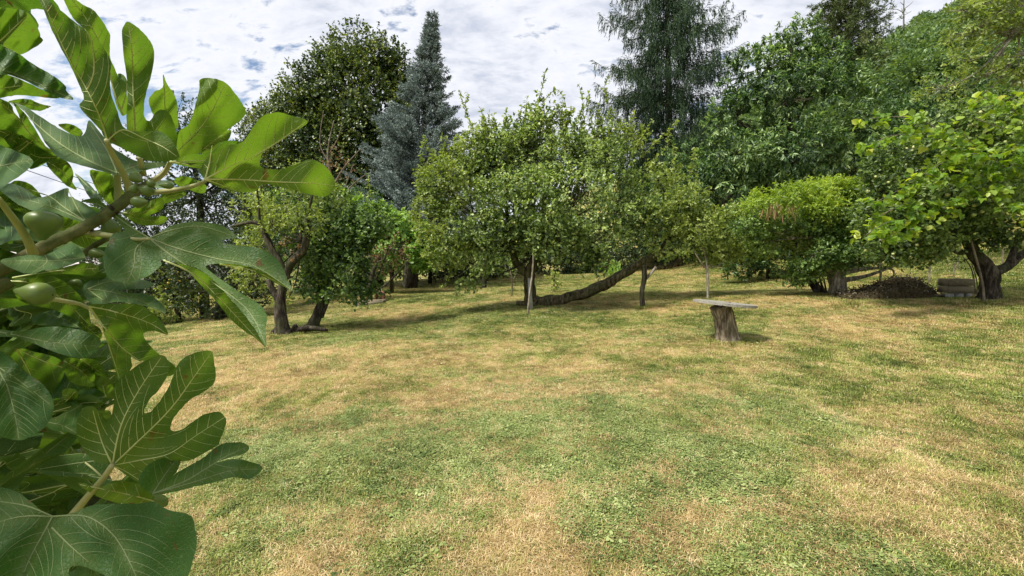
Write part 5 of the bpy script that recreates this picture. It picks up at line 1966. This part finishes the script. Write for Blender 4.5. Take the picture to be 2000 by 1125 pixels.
    if mb.n:
        me2 = mb.mesh('vein', True)
        a_ = me2.attributes.new('rnd', 'FLOAT', 'POINT')
        a_.data.foreach_set('value', np.full(len(me2.vertices), 1.0 if side == 'under' else .28, dtype=np.float32))
        v_ = bpy.data.objects.new('vein', me2)
        me2.materials.append(FIGVEIN)
        COL.objects.link(v_)
        v_.parent = o
    return o


U, T = 'under', 'top'
# --- upper group
fig_leaf(ZA, [(-80, 60), (0, 52), (60, 58), (130, 65), (200, 90), (250, 150), (285, 220), (297, 270), (316, 293), (290, 325), (230, 360), (150, 400), (80, 370), (0, 330), (-100, 300)],
         [[(-100, 380), (0, 300), (100, 205), (205, 105)], [(0, 325), (120, 385)]], U, .62, .05, .08, tone=.22)
fig_leaf(ZA, [(-60, 300), (0, 325), (60, 355), (160, 410), (270, 485), (350, 530), (440, 590), (487, 640), (485, 662), (540, 730), (430, 712), (300, 650), (180, 590), (60, 545), (-60, 530)],
         [[(-60, 500), (100, 540), (300, 620), (530, 728)]], T, .56, .05, -.06)
fig_leaf(ZA, [(-60, 530), (60, 548), (180, 595), (300, 652), (440, 712), (350, 718), (260, 706), (150, 696), (60, 706), (-60, 712)], [[(-60, 660), (60, 640), (180, 622)]], U, .565, .05, .06, tone=.15)
fig_leaf(ZA, [(50, 745), (170, 722), (240, 735), (310, 765), (375, 778), (340, 795), (290, 812), (220, 800), (140, 770)], [[(60, 745), (220, 765), (360, 780)]], U, .75, tone=.1, sec=10)
fig_leaf(ZA, [(455, -40), (530, -25), (600, 30), (680, 70), (740, 140), (790, 220), (808, 270), (803, 350), (805, 420), (840, 500), (865, 560), (862, 540), (900, 545), (930, 590), (938, 640), (930, 690), (950, 790), (900, 850), (850, 760), (800, 560), (740, 340), (660, 250), (560, 160), (510, 90)],
         [[(900, 840), (830, 650), (770, 400), (640, 150), (520, -10)], [(890, 800), (920, 700), (930, 610)]], U, .66, .05, .1, tone=.08)
fig_leaf(ZA, [(785, 1035), (740, 960), (690, 900), (620, 830), (580, 770), (605, 740), (612, 705), (580, 620), (520, 490), (450, 360), (380, 220), (330, 100), (270, -50), (340, -10), (420, 60), (500, 120), (580, 185), (640, 220), (700, 270), (745, 330), (790, 400), (815, 460), (808, 520), (805, 600), (815, 690), (850, 790), (895, 915), (950, 955), (1070, 962), (1165, 958), (1230, 1000), (1285, 1070), (1314, 1172), (1200, 1184), (1093, 1179), (986, 1133), (866, 1070)],
         [[(790, 1040), (740, 880), (640, 660), (480, 380), (300, -30)], [(785, 1035), (900, 950), (1050, 1010), (1200, 1080), (1300, 1150)], [(640, 660), (690, 520), (670, 300), (620, 210)]], U, .56, -.05, .12, cup=.07)
fig_leaf(ZA, [(935, 158), (1000, 195), (1060, 250), (1110, 320), (1128, 380), (1122, 480), (1100, 580), (1070, 680), (1055, 770), (1055, 840), (1080, 885), (1110, 870), (1140, 820), (1190, 802), (1240, 830), (1270, 890), (1300, 980), (1320, 1040), (1250, 1100), (1100, 1110), (1020, 1100), (940, 1000), (925, 850), (935, 700), (925, 540), (905, 420), (893, 250), (905, 190)],
         [[(1010, 1110), (990, 950), (975, 600), (965, 350), (940, 180)], [(1010, 1090), (1120, 980), (1210, 860)]], U, .64, .04, .1, tone=.06)
fig_leaf(ZA, [(1193, 545), (1220, 610), (1260, 670), (1295, 740), (1300, 820), (1305, 930), (1250, 930), (1180, 870), (1130, 845), (1105, 800), (1090, 730), (1130, 670), (1190, 640)],
         [[(1240, 920), (1210, 800), (1205, 680), (1195, 560)]], U, .72, .03, .1, tone=.38, sec=9)
fig_leaf(Z1, [(45, 560), (130, 580), (220, 640), (300, 690), (370, 730), (440, 750), (472, 720), (492, 660), (560, 740), (620, 810), (700, 860), (780, 890), (925, 893), (900, 912), (800, 935), (720, 955), (650, 962), (560, 940), (450, 910), (330, 870), (260, 800), (210, 720), (150, 630), (90, 580)],
         [[(645, 955), (500, 890), (330, 790), (150, 640), (60, 565)], [(645, 955), (590, 830), (500, 690)], [(645, 955), (760, 910), (900, 900)]], T, .66, .12, -.30, cup=.05, label='silvery leaf seen from above')
fig_leaf(Z1, [(320, 685), (380, 680), (430, 700), (455, 730), (440, 750), (390, 738)], [[(325, 690), (445, 738)]], U, .8, tone=.3, sec=8)
fig_leaf(Z1, [(-60, 530), (0, 546), (50, 570), (85, 625), (108, 650), (90, 600), (75, 565), (130, 615), (180, 690), (230, 770), (270, 820), (345, 858), (240, 895), (170, 930), (120, 870), (60, 810), (0, 740), (-60, 700)],
         [[(340, 858), (200, 770), (90, 640), (0, 560)], [(340, 858), (200, 860), (60, 760)]], U, .60, .05, .1, tone=.05)
fig_leaf(Z1, [(-60, 690), (0, 712), (70, 715), (150, 760), (240, 810), (310, 850), (255, 895), (165, 925), (110, 860), (40, 815), (-60, 800)], [[(300, 850), (180, 790), (0, 720)], [(105, 830), (200, 755)]], U, .63, .04, .1, tone=.15)
fig_leaf(Z1, [(-60, 795), (30, 808), (100, 835), (160, 860), (182, 895), (150, 935), (100, 972), (40, 1012), (-20, 1060), (-60, 1070)], [[(-60, 930), (60, 900), (170, 880)]], T, .50, .05, -.2)
fig_leaf(Z1, [(255, 895), (330, 865), (385, 905), (405, 955), (400, 1000), (422, 1042), (365, 1020), (300, 955)], [[(265, 890), (340, 940), (415, 1035)]], U, .70, tone=.28, sec=9)
# right bright leaves
fig_leaf(Z1, [(1100, 435), (1170, 430), (1240, 455), (1290, 510), (1330, 570), (1352, 622), (1310, 670), (1240, 720), (1180, 770), (1120, 830), (1060, 855), (1010, 880), (960, 890), (970, 830), (975, 760), (990, 715), (1030, 690), (1055, 640), (1075, 570), (1095, 490)],
         [[(945, 890), (980, 830), (1110, 690), (1180, 580), (1235, 465)]], U, .60, .06, .08, tone=.34)
fig_leaf(Z1, [(1325, 785), (1370, 730), (1410, 670), (1460, 630), (1530, 617), (1600, 635), (1692, 667), (1620, 720), (1540, 775), (1450, 835), (1430, 875), (1432, 915), (1480, 930), (1550, 928), (1620, 905), (1700, 875), (1770, 900), (1810, 940), (1840, 1000), (1835, 1040), (1790, 1078), (1710, 1070), (1600, 1040), (1500, 1018), (1440, 1012), (1400, 1050), (1330, 1057), (1230, 1037), (1130, 990), (1100, 930), (1150, 860), (1240, 800)],
         [[(1125, 985), (1300, 985), (1550, 1000), (1700, 1005), (1835, 1020)], [(1125, 985), (1250, 920), (1400, 855)], [(1125, 985), (1200, 1010), (1300, 1050)], [(1125, 985), (1150, 900), (1165, 800)], [(1400, 855), (1540, 770), (1680, 670)]], U, .585, .08, .10, tone=.42, label='bright yellow-green backlit leaf reaching furthest right')
fig_leaf(Z1, [(935, 888), (1040, 850), (1130, 842), (1200, 785), (1300, 775), (1380, 800), (1452, 832), (1380, 855), (1250, 880), (1130, 895), (1030, 893)], [[(935, 888), (1150, 880), (1300, 860), (1440, 832)]], U, .565, .08, .12, tone=.12)
fig_leaf(Z1, [(935, 892), (1030, 895), (1130, 900), (1200, 925), (1245, 950), (1190, 945), (1080, 925)], [[(940, 892), (1100, 912), (1235, 948)]], U, .57, .05, tone=.12, sec=9)
# centre hanging leaf
fig_leaf(Z2, [(445, 262), (520, 245), (590, 290), (650, 330), (700, 370), (750, 420), (820, 462), (870, 435), (930, 400), (1000, 380), (1080, 373), (1150, 380), (1230, 400), (1303, 462), (1225, 470), (1232, 492), (1290, 502), (1380, 512), (1450, 530), (1510, 570), (1550, 620), (1580, 690), (1607, 752), (1540, 705), (1460, 655), (1380, 625), (1290, 607), (1200, 605), (1130, 615), (1160, 650), (1230, 700), (1300, 750), (1380, 800), (1440, 840), (1466, 900), (1460, 970), (1460, 1062), (1400, 960), (1330, 870), (1260, 790), (1180, 700), (1100, 640), (1000, 605), (880, 580), (888, 610), (840, 655), (770, 690), (690, 708), (610, 690), (575, 640), (565, 570), (590, 500), (620, 440), (682, 425), (660, 390), (600, 330), (520, 280)],
         [[(820, 465), (900, 530), (1000, 600), (1200, 730), (1370, 870), (1455, 1040)], [(820, 465), (1000, 530), (1200, 580), (1400, 620), (1595, 745)], [(820, 465), (750, 520), (735, 620), (700, 705)], [(820, 465), (950, 420), (1100, 400), (1290, 455)], [(820, 465), (700, 390), (560, 290), (455, 262)]],
         T, .60, .02, -.16, cup=.06, label='large drooping deep-lobed leaf in the middle, seen from above')
fig_leaf(Z2, [(880, 582), (1000, 607), (1100, 642), (1180, 702), (1260, 792), (1330, 872), (1400, 962), (1460, 1062), (1400, 1012), (1320, 960), (1250, 890), (1180, 800), (1100, 720), (1040, 655), (970, 602)], [[(900, 586), (1060, 660), (1200, 790), (1350, 950), (1450, 1055)]], U, .606, .02, .12, tone=.12, sec=12)
fig_leaf(Z2, [(1200, 607), (1290, 609), (1380, 627), (1460, 657), (1540, 707), (1607, 752), (1540, 722), (1460, 682), (1380, 642), (1300, 618)], [[(1210, 608), (1400, 645), (1600, 750)]], U, .606, .02, .12, tone=.12, sec=12)
# upper-left grey leaf under the sky gap
fig_leaf(Z2, [(0, 195), (50, 165), (120, 180), (200, 235), (265, 230), (370, 188), (376, 232), (400, 238), (420, 252), (490, 290), (548, 345), (520, 375), (475, 382), (430, 372), (350, 345), (300, 325), (200, 318), (120, 290), (60, 250)],
         [[(478, 378), (360, 300), (265, 232), (130, 190)], [(478, 378), (300, 300), (100, 240)], [(478, 378), (430, 310), (375, 200)], [(478, 378), (530, 350)]], T, .72, .05, -.22)
fig_leaf(Z2, [(0, 215), (80, 150), (160, 165), (215, 215), (225, 245), (140, 230), (60, 240)], [[(10, 225), (120, 190), (215, 235)]], U, .8, tone=.22, sec=9)
fig_leaf(Z2, [(-40, 235), (40, 225), (140, 260), (200, 310), (150, 335), (60, 310), (-40, 290)], [[(-30, 260), (100, 280), (190, 312)]], U, .78, tone=.12, sec=9)
fig_leaf(Z2, [(-60, 255), (0, 262), (60, 300), (130, 330), (165, 400), (140, 470), (60, 480), (-60, 500)], [[(-60, 300), (40, 340), (150, 440)]], T, .72, .05, -.2)
fig_leaf(Z2, [(0, 590), (100, 565), (180, 555), (240, 560), (330, 520), (400, 495), (455, 540), (470, 572), (440, 592), (330, 630), (240, 642), (170, 662), (90, 642)], [[(470, 572), (300, 590), (150, 590), (10, 592)], [(250, 560), (255, 600), (175, 655)]], T, .52, .04, -.3, label='silvery folded leaf lying flat below the branch')
fig_leaf(Z2, [(60, 685), (200, 655), (340, 628), (450, 600), (520, 608), (545, 640), (500, 672), (400, 662), (280, 665), (160, 680)], [[(70, 682), (300, 645), (530, 630)]], U, .62, tone=.18)
fig_leaf(Z2, [(60, 700), (180, 680), (300, 678), (400, 740), (460, 810), (492, 880), (482, 942), (400, 905), (300, 858), (200, 838), (100, 800)], [[(60, 700), (220, 720), (380, 830), (480, 930)]], U, .64, tone=.10)
fig_leaf(Z2, [(460, 720), (560, 680), (640, 650), (740, 682), (845, 715), (800, 742), (655, 748), (700, 765), (800, 772), (860, 800), (900, 840), (907, 880), (840, 850), (720, 822), (640, 815), (600, 822), (520, 830), (470, 790)],
         [[(480, 745), (600, 760), (750, 800), (900, 872)], [(480, 745), (620, 700), (820, 720)], [(480, 745), (560, 800), (600, 820)]], T, .75, .05, -.15)
fig_leaf(Z2, [(250, 870), (330, 860), (420, 900), (450, 955), (380, 950), (300, 945), (200, 940), (180, 900)], [[(260, 880), (350, 910), (440, 955)]], T, .70)
fig_leaf(Z2, [(440, 920), (520, 940), (560, 980), (550, 1020), (500, 1000), (450, 965)], [[(445, 925), (545, 1010)]], U, .72, tone=.2, sec=8)
# veined underside leaf right of the lower fig
fig_leaf(PXX, [(174, 598), (199, 594), (231, 593), (263, 594), (284, 600), (306, 618), (320, 634), (328, 654), (302, 646), (281, 650), (284, 664), (309, 690), (331, 706), (345, 722), (330, 735), (305, 722), (287, 706), (270, 705), (256, 697), (258, 716), (245, 735), (232, 743), (226, 725), (218, 700), (210, 670), (195, 635)],
         [[(174, 598), (205, 640), (240, 680), (290, 715), (325, 728)], [(174, 598), (230, 610), (290, 630), (326, 652)], [(174, 598), (200, 640), (218, 690), (233, 738)]], U, .60, .03, .10, tone=.10)
# dark leaves low left
fig_leaf(Z2, [(-60, 950), (0, 965), (120, 975), (250, 950), (380, 958), (470, 978), (540, 1010), (552, 1052), (512, 1100), (440, 1122), (330, 1102), (200, 1050), (80, 1010), (-60, 1000)], [[(-60, 970), (100, 1000), (300, 1040), (545, 1058)]], T, .52, .02, -.12)
fig_leaf(Z3, [(10, 75), (80, 68), (160, 88), (240, 108), (297, 140), (292, 200), (262, 250), (230, 272), (190, 252), (130, 195), (60, 120)], [[(75, 75), (120, 150), (150, 215)], [(80, 75), (200, 130), (290, 160)]], U, .62, .02, .1)
fig_leaf(Z3, [(-60, 40), (0, 80), (60, 130), (120, 180), (200, 240), (245, 312), (240, 382), (200, 442), (140, 480), (88, 498), (0, 482), (-60, 480)], [[(-30, 130), (30, 240), (65, 360), (88, 492)], [(-20, 150), (100, 230), (230, 330)]], T, .47, .03, -.1, sec=14)
fig_leaf(Z3, [(290, 125), (370, 120), (430, 160), (440, 230), (430, 250), (360, 240), (310, 210)], [[(300, 130), (380, 180), (430, 240)]], U, .72, tone=.25, sec=9)
fig_leaf(Z3, [(370, 120), (440, 125), (480, 165), (488, 200), (440, 190), (400, 160)], [[(375, 122), (480, 195)]], U, .70, tone=.22, sec=8)
fig_leaf(Z3, [(200, 410), (260, 390), (330, 340), (300, 330), (350, 290), (380, 260), (450, 262), (482, 290), (460, 320), (380, 350), (380, 400), (360, 470), (300, 455), (240, 450)], [[(490, 295), (400, 320), (330, 360), (210, 412)], [(210, 412), (290, 430), (355, 465)]], T, .66, .04, -.2)
fig_leaf(Z3, [(445, 215), (480, 198), (520, 230), (525, 290), (490, 300), (455, 265)], [[(490, 295), (475, 240)]], U, .74, tone=.3, sec=8)
fig_leaf(Z3, [(290, 265), (350, 262), (358, 300), (300, 330), (240, 385), (250, 350), (290, 320)], [[(350, 270), (250, 375)]], U, .68, tone=.75, sec=9)
fig_leaf(Z3, [(460, 365), (505, 360), (515, 385), (490, 405), (470, 395)], [], U, .74, tone=.2)
# hero leaf low
fig_leaf(Z3, [(520, 612), (450, 600), (400, 560), (370, 512), (353, 470), (358, 400), (385, 350), (430, 342), (465, 370), (490, 402), (512, 392), (525, 330), (530, 250), (560, 210), (620, 160), (690, 120), (745, 102), (775, 125), (783, 170), (765, 215), (730, 270), (690, 310), (666, 368), (700, 362), (750, 300), (790, 230), (815, 160), (860, 110), (920, 88), (977, 85), (990, 130), (998, 200), (985, 240), (930, 280), (880, 310), (840, 350), (800, 400), (790, 447), (830, 452), (880, 420), (930, 385), (980, 368), (1020, 368), (1046, 400), (1040, 440), (1015, 500), (1010, 520), (940, 560), (880, 590), (820, 600), (800, 660), (760, 700), (700, 720), (640, 690), (570, 650)],
         [[(520, 612), (640, 500), (790, 350), (900, 200), (975, 95)], [(520, 612), (560, 430), (640, 270), (745, 115)], [(520, 612), (640, 590), (780, 560), (900, 480), (1040, 390)], [(520, 612), (470, 500), (430, 360)], [(520, 612), (580, 640), (660, 690)]], U, .56, .05, .07, cup=.06, label='dark five-lobed leaf low in the foreground with pale radiating veins')
fig_leaf(Z3, [(640, 690), (700, 600), (830, 570), (820, 640), (790, 665), (830, 640), (900, 600), (950, 570), (1010, 520), (1060, 508), (1120, 508), (1154, 530), (1130, 560), (1080, 572), (1000, 600), (1060, 585), (1110, 584), (1150, 595), (1205, 612), (1207, 640), (1150, 677), (1080, 667), (1000, 690), (900, 712), (800, 737), (710, 748)],
         [[(705, 745), (850, 690), (950, 630), (1050, 570), (1140, 530)], [(705, 745), (900, 690), (1060, 640), (1190, 630)], [(705, 745), (760, 660), (820, 580)]], T, .60, .05, -.12, tone=.05)
fig_leaf(Z3, [(360, 700), (400, 698), (440, 722), (500, 700), (560, 685), (640, 700), (690, 740), (722, 785), (620, 795), (520, 782), (440, 752)], [[(720, 780), (560, 740), (370, 702)]], U, .58, .03, .08, tone=.55)
fig_leaf(Z3, [(700, 752), (760, 750), (780, 780), (768, 805), (735, 800)], [], T, .585, tone=.1)
fig_leaf(Z3, [(-60, 690), (0, 712), (80, 735), (150, 788), (240, 850), (330, 835), (420, 800), (520, 790), (640, 790), (712, 783), (780, 820), (860, 835), (892, 860), (905, 920), (910, 980), (890, 1060), (850, 1150), (700, 1220), (600, 1200), (500, 1130), (400, 1085), (345, 1078), (318, 1100), (320, 1180), (200, 1260), (-60, 1260)],
         [[(243, 850), (200, 930), (140, 1040), (80, 1180)], [(243, 850), (100, 850), (-60, 890)], [(243, 850), (400, 850), (520, 930), (600, 1060), (660, 1200)], [(243, 850), (120, 800), (-40, 775)], [(240, 900), (320, 980), (410, 1060)]], T, .47, .03, -.12, cup=.05, sec=22, label='broad glossy leaf filling the bottom left corner')
# bright filler near branch tip
fig_leaf(Z2, [(670, 322), (760, 290), (880, 240), (897, 300), (820, 342), (912, 347), (900, 382), (820, 397), (740, 382), (700, 350)], [[(680, 325), (780, 325), (880, 270)], [(700, 340), (800, 365), (900, 362)]], U, .78, tone=.45, sec=10)
fig_leaf(Z2, [(495, 92), (560, 98), (610, 110), (615, 170), (640, 220), (625, 290), (560, 240), (512, 160)], [[(500, 98), (540, 180), (615, 275)]], U, .80, tone=.38, sec=9)
fig_leaf(Z2, [(412, 108), (470, 150), (520, 200), (570, 262), (500, 250), (455, 180)], [[(415, 112), (560, 258)]], T, .76)
fig_leaf(Z2, [(890, 215), (960, 205), (1022, 210), (1000, 240), (900, 275)], [[(895, 240), (1010, 215)]], U, .82, tone=.4, sec=8)
fig_leaf(Z2, [(958, 142), (1010, 123), (1080, 145), (1132, 172), (1128, 212), (1100, 218), (1040, 200), (975, 172)], [[(960, 145), (1120, 205)]], U, .80, tone=.3, sec=8)
fig_leaf(Z2, [(830, 160), (880, 148), (940, 150), (955, 175), (900, 190), (850, 185)], [], T, .80)
fig_leaf(Z2, [(620, 110), (690, 230), (695, 290), (640, 300), (600, 240)], [[(625, 120), (680, 290)]], U, .85, tone=.4, sec=8)
fig_leaf(Z2, [(350, 440), (420, 400), (470, 400), (560, 470), (500, 520), (420, 500)], [[(360, 440), (540, 470)]], U, .80, tone=.5, sec=9)
fig_leaf(Z2, [(340, 350), (420, 360), (470, 400), (410, 440), (340, 430)], [[(345, 400), (460, 400)]], U, .82, tone=.5, sec=9)
fig_leaf(Z1, [(1095, 820), (1180, 760), (1262, 710), (1255, 770), (1150, 850), (1100, 838)], [[(1100, 835), (1165, 780), (1250, 725)]], U, .62, tone=.38, sec=8)

# --- procedural filler leaves deeper inside the bush
TPL = [(0, 0), (-18, 6), (-34, 2), (-42, -16), (-34, -32), (-22, -40), (-14, -44), (-24, -58), (-26, -76), (-18, -92), (-6, -104), (0, -108), (8, -102), (18, -90), (26, -74), (22, -56), (14, -44), (24, -40), (36, -32), (44, -14), (34, 4), (16, 6)]
TPV = [[(0, 0), (0, -50), (0, -104)], [(0, 0), (-18, -20), (-36, -22)], [(0, 0), (18, -20), (38, -20)]]


_tmpl = {U: [], T: []}


def filler(px, py, sc, rot, side, d, tone=0., gx=0., gy=None):
    """inner leaves: a few leaf shapes built once, then copied leaf by leaf with their veins"""
    key = _tmpl[side]
    if len(key) < 5:
        r0 = random.Random(len(key) + 5)
        wx_ = 1.15 * r0.uniform(.85, 1.15)
        f = lambda q: [(400 + x * wx_, 520 + y * 1.15) for x, y in q]
        o = fig_leaf(PXX, f(TPL), [f(v) for v in TPV], side, .7, r0.uniform(-.1, .1), r0.uniform(-.1, .1), .07, .018, (0., .05, 0., .2, .1)[len(key)], 19)
        key.append(o)
    else:
        o = key[fr.randrange(5)]
        kids = list(o.children)
        o = o.copy()
        COL.objects.link(o)
        for kd in kids:
            k2 = kd.copy()
            COL.objects.link(k2)
            k2.parent = o
    k = sc * d / (1.15 * .7)
    o.matrix_basis = Matrix.Translation(P(px, py, d)) @ Matrix.Rotation(R(rot), 4, 'Y') @ Matrix.Rotation(fr.uniform(-.5, .5), 4, 'X') @ Matrix.Rotation(fr.uniform(-.5, .5), 4, 'Z') @ Matrix.Scale(k, 4)
    return o


fr = random.Random(12)
for k in range(64):
    py = fr.uniform(440, 1130)
    xmax = np.interp(py, [330, 480, 560, 640, 700, 760, 900, 1000, 1130], [170, 180, 170, 150, 110, 150, 130, 200, 260])
    px_ = fr.uniform(-40, xmax)
    dk = py > 560
    filler(px_, py, fr.uniform(.8, 1.5), fr.uniform(0, 360), fr.choice((U, T)), fr.uniform(.78, 1.15), 0.0 if dk else fr.choice((0., .05, .2)), fr.uniform(-.2, .2), fr.uniform(-.25, .25))
for (px_, py, sc, rot, sd, d, tn) in ((235, 720, .5, 40, U, .9, .2), (60, 560, 1.1, 80, T, .7, 0), (40, 660, 1.2, 110, T, .75, 0), (120, 880, 1.2, 200, T, .75, 0), (60, 900, 1.5, 150, U, .7, 0), (30, 820, 1.4, 90, U, .65, 0), (80, 860, 1.4, 30, T, .8, 0),
                                      (20, 940, 1.3, 60, T, .62, 0), (110, 920, 1.0, 260, U, .9, 0), (130, 560, .8, 60, T, .85, 0), (60, 510, 1.2, 130, T, .8, 0), (210, 560, .6, 120, U, .9, .2), (120, 620, 1.0, 90, T, .8, 0)):
    filler(px_, py, sc, rot, sd, d, tn)


for k in range(70):      # unseen leaves beyond the left edge of the frame, added to shade the bush
    filler(fr.uniform(-950, -60), fr.uniform(-250, 1150), fr.uniform(1.2, 2.0), fr.uniform(0, 360), fr.choice((U, T)), fr.uniform(.6, 1.1), 0.0, fr.uniform(-.2, .2), fr.uniform(-.25, .25))
for k in range(34):  # unseen canopy up to the left, added to keep sun off the lower leaves
    filler(fr.uniform(-1650, -550), fr.uniform(-80, 560), fr.uniform(2.6, 4.0), fr.uniform(0, 360), fr.choice((U, T)), fr.uniform(.28, .5), 0.0, fr.uniform(-.2, .2), fr.uniform(-.25, .25))
for k in range(26):      # deep inner leaves low down
    filler(fr.uniform(-60, 190), fr.uniform(560, 1100), fr.uniform(.9, 1.5), fr.uniform(0, 360), fr.choice((U, T)), fr.uniform(1.0, 1.35), 0.0, fr.uniform(-.2, .2), fr.uniform(-.25, .25))
# --- branches and petioles
def stalk(z, pts, w0, w1, d0, d1, mat, name, sides=10, rough=0.0):
    mb = MB()
    q = tr_pts(z, pts)
    n_ = len(q)
    P_ = [P(x, y, d0 + (d1 - d0) * i / (n_ - 1)) for i, (x, y) in enumerate(q)]
    Rr = [(w0 + (w1 - w0) * i / (n_ - 1)) * z[0] / 2 * (d0 + (d1 - d0) * i / (n_ - 1)) / F for i in range(n_)]
    mb.tube(P_, Rr, sides, rough, 6, n_)
    return mb.build(name, mat, FIGROOT, True)


stalk(Z2, [(-120, 690), (40, 620), (170, 548), (330, 470), (480, 398), (620, 310), (720, 230), (775, 185)], 70, 48, .56, .66, FIGBARK, 'branch', 14, .07)
for (nx_, ny_, nw_, nd_) in ((330, 470, 78, .603), (480, 398, 74, .617), (625, 306, 70, .631), (700, 246, 66, .644)):
    stalk(Z2, [(nx_ - 9, ny_ + 5), (nx_, ny_), (nx_ + 9, ny_ - 5)], nw_ * .84, nw_ * .80, nd_, nd_ + .002, BARK, 'leaf_scar', 12, .08)
stalk(Z2, [(760, 205), (800, 180), (835, 150)], 60, 34, .655, .66, FIGBARK, 'branch', 12, .05)
stalk(Z2, [(-200, 900), (-60, 760), (60, 700)], 110, 60, .55, .58, FIGBARK, 'branch', 12, .05)
stalk(Z2, [(465, 550), (520, 505), (595, 465)], 34, 26, .75, .72, FIGBARK, 'branch')
stalk(ZF, [(-20, 650), (100, 810), (210, 960), (300, 1120), (330, 1200)], 50, 84, .46, .57, FIGSTEM, 'petiole')
stalk(Z2, [(645, 110), (647, 180), (650, 275)], 28, 34, .67, .67, FIGSTEM, 'petiole')
stalk(Z1, [(585, 770), (610, 830), (650, 900), (690, 980), (718, 1060)], 22, 38, .57, .65, FIGSTEM, 'petiole')
stalk(Z2, [(765, 20), (778, 70), (788, 115)], 24, 30, .64, .66, FIGSTEM, 'petiole')
stalk(Z2, [(935, 45), (910, 95), (880, 125), (838, 150)], 20, 30, .60, .66, FIGSTEM, 'petiole')
stalk(Z2, [(1130, 148), (1080, 172), (1000, 192), (920, 205), (838, 213)], 18, 30, .585, .66, FIGSTEM, 'petiole')
stalk(Z2, [(820, 468), (740, 470), (640, 455), (560, 445), (490, 432)], 14, 38, .60, .63, FIGSTEM, 'petiole')
stalk(Z2, [(290, 800), (380, 815), (440, 828), (492, 850)], 26, 18, .57, .60, FIGSTEM, 'petiole')
stalk(Z3, [(520, 612), (480, 670), (420, 740), (370, 800), (320, 860)], 24, 36, .56, .60, FIGSTEM, 'petiole')
stalk(Z3, [(180, 560), (240, 520), (300, 480), (360, 460)], 16, 12, .85, .85, FIGBARK, 'branch')
stalk(Z3, [(360, 575), (420, 620), (470, 665)], 8, 8, .75, .7, FIGSTEM, 'petiole')
stalk(Z3, [(-100, 700), (20, 600), (120, 520), (200, 470)], 60, 26, .95, .9, FIGBARK, 'branch')
p0 = Vector((-1.02, .78, gz(-1.0, .8) - .1))
mb = MB()
mb.tube([p0, Vector((-.98, .72, .5)), Vector((-.86, .62, 1.0)), P(-110, 686, .56)], [.035, .03, .024, .016], 10, .06, 6, 2)
mb.tube([p0 + Vector((.06, .05, 0)), Vector((-.95, .82, .6)), Vector((-.9, .9, 1.1)), P(-60, 760, .95)], [.03, .026, .02, .014], 10, .06, 6, 3)
mb.build('trunk', FIGBARK, FIGROOT, True)


def fruit(z, cx_, cy_, L, Wd, ang, d):
    """teardrop fig; ang = direction of its blunt end in the picture"""
    prof = [(0, .05), (.05, .12), (.18, .2), (.35, .36), (.55, .48), (.72, .5), (.86, .42), (.95, .26), (.985, .12), (1.0, .04)]
    c0 = tr_pts(z, [(cx_, cy_)])[0]
    Lw, Ww = L * z[0] * d / F, Wd * z[0] * d / F
    ax = Vector((math.cos(R(ang)), .1, -math.sin(R(ang)))).normalized()
    c = P(c0[0], c0[1], d)
    N = ax.cross(Vector((0, 1, 0))).normalized()
    B = ax.cross(N)
    V, q = [], []
    S = 20
    for t, r_ in prof:
        for k in range(S):
            a = 2 * math.pi * k / S
            rr2 = r_ * Ww * (1 + .02 * math.cos(a * 6))
            V.append(tuple(c + ax * ((t - .5) * Lw) + (N * math.cos(a) + B * math.sin(a)) * rr2))
    for i in range(len(prof) - 1):
        for k in range(S):
            q.append((i * S + k, i * S + (k + 1) % S, (i + 1) * S + (k + 1) % S, (i + 1) * S + k))
    mb = MB()
    mb.add(V, q)
    fg = mb.build('fig', FIGFRUIT, FIGROOT, True)
    if d < .6:
        m2 = MB()
        m2.tube([c + ax * (.485 * Lw), c + ax * (.508 * Lw)], [Ww * .07, Ww * .035], 8, .1, 1, 3)
        e = m2.build('eye', FIGBARK, None)
        e.parent = fg
        e.matrix_parent_inverse = Matrix.Identity(4)
    return fg


fruit(Z2, 240, 396, 160, 152, -86, .52)
fruit(Z2, 185, 765, 192, 122, 8, .53)
fruit(Z2, 605, 395, 110, 85, 80, .70)
fruit(Z2, 772, 266, 92, 64, 178, .60)
fruit(Z2, 800, 200, 78, 60, 20, .60)
fruit(Z2, 826, 160, 50, 40, 60, .60)
fruit(Z2, 738, 190, 60, 44, 120, .60)
fruit(Z2, 752, 135, 70, 60, -150, .60)
fruit(Z2, 912, 175, 74, 38, 0, .60)
fruit(Z2, 405, 710, 76, 42, 0, .70)
fruit(Z2, 540, 550, 95, 54, -170, .72)
fruit(Z2, 115, 475, 44, 36, 180, .7)
fruit(Z3, 268, 522, 64, 36, -10, .8)
fruit(Z3, 345, 555, 52, 36, 10, .8)
fruit(Z3, 245, 552, 50, 28, 5, .8)
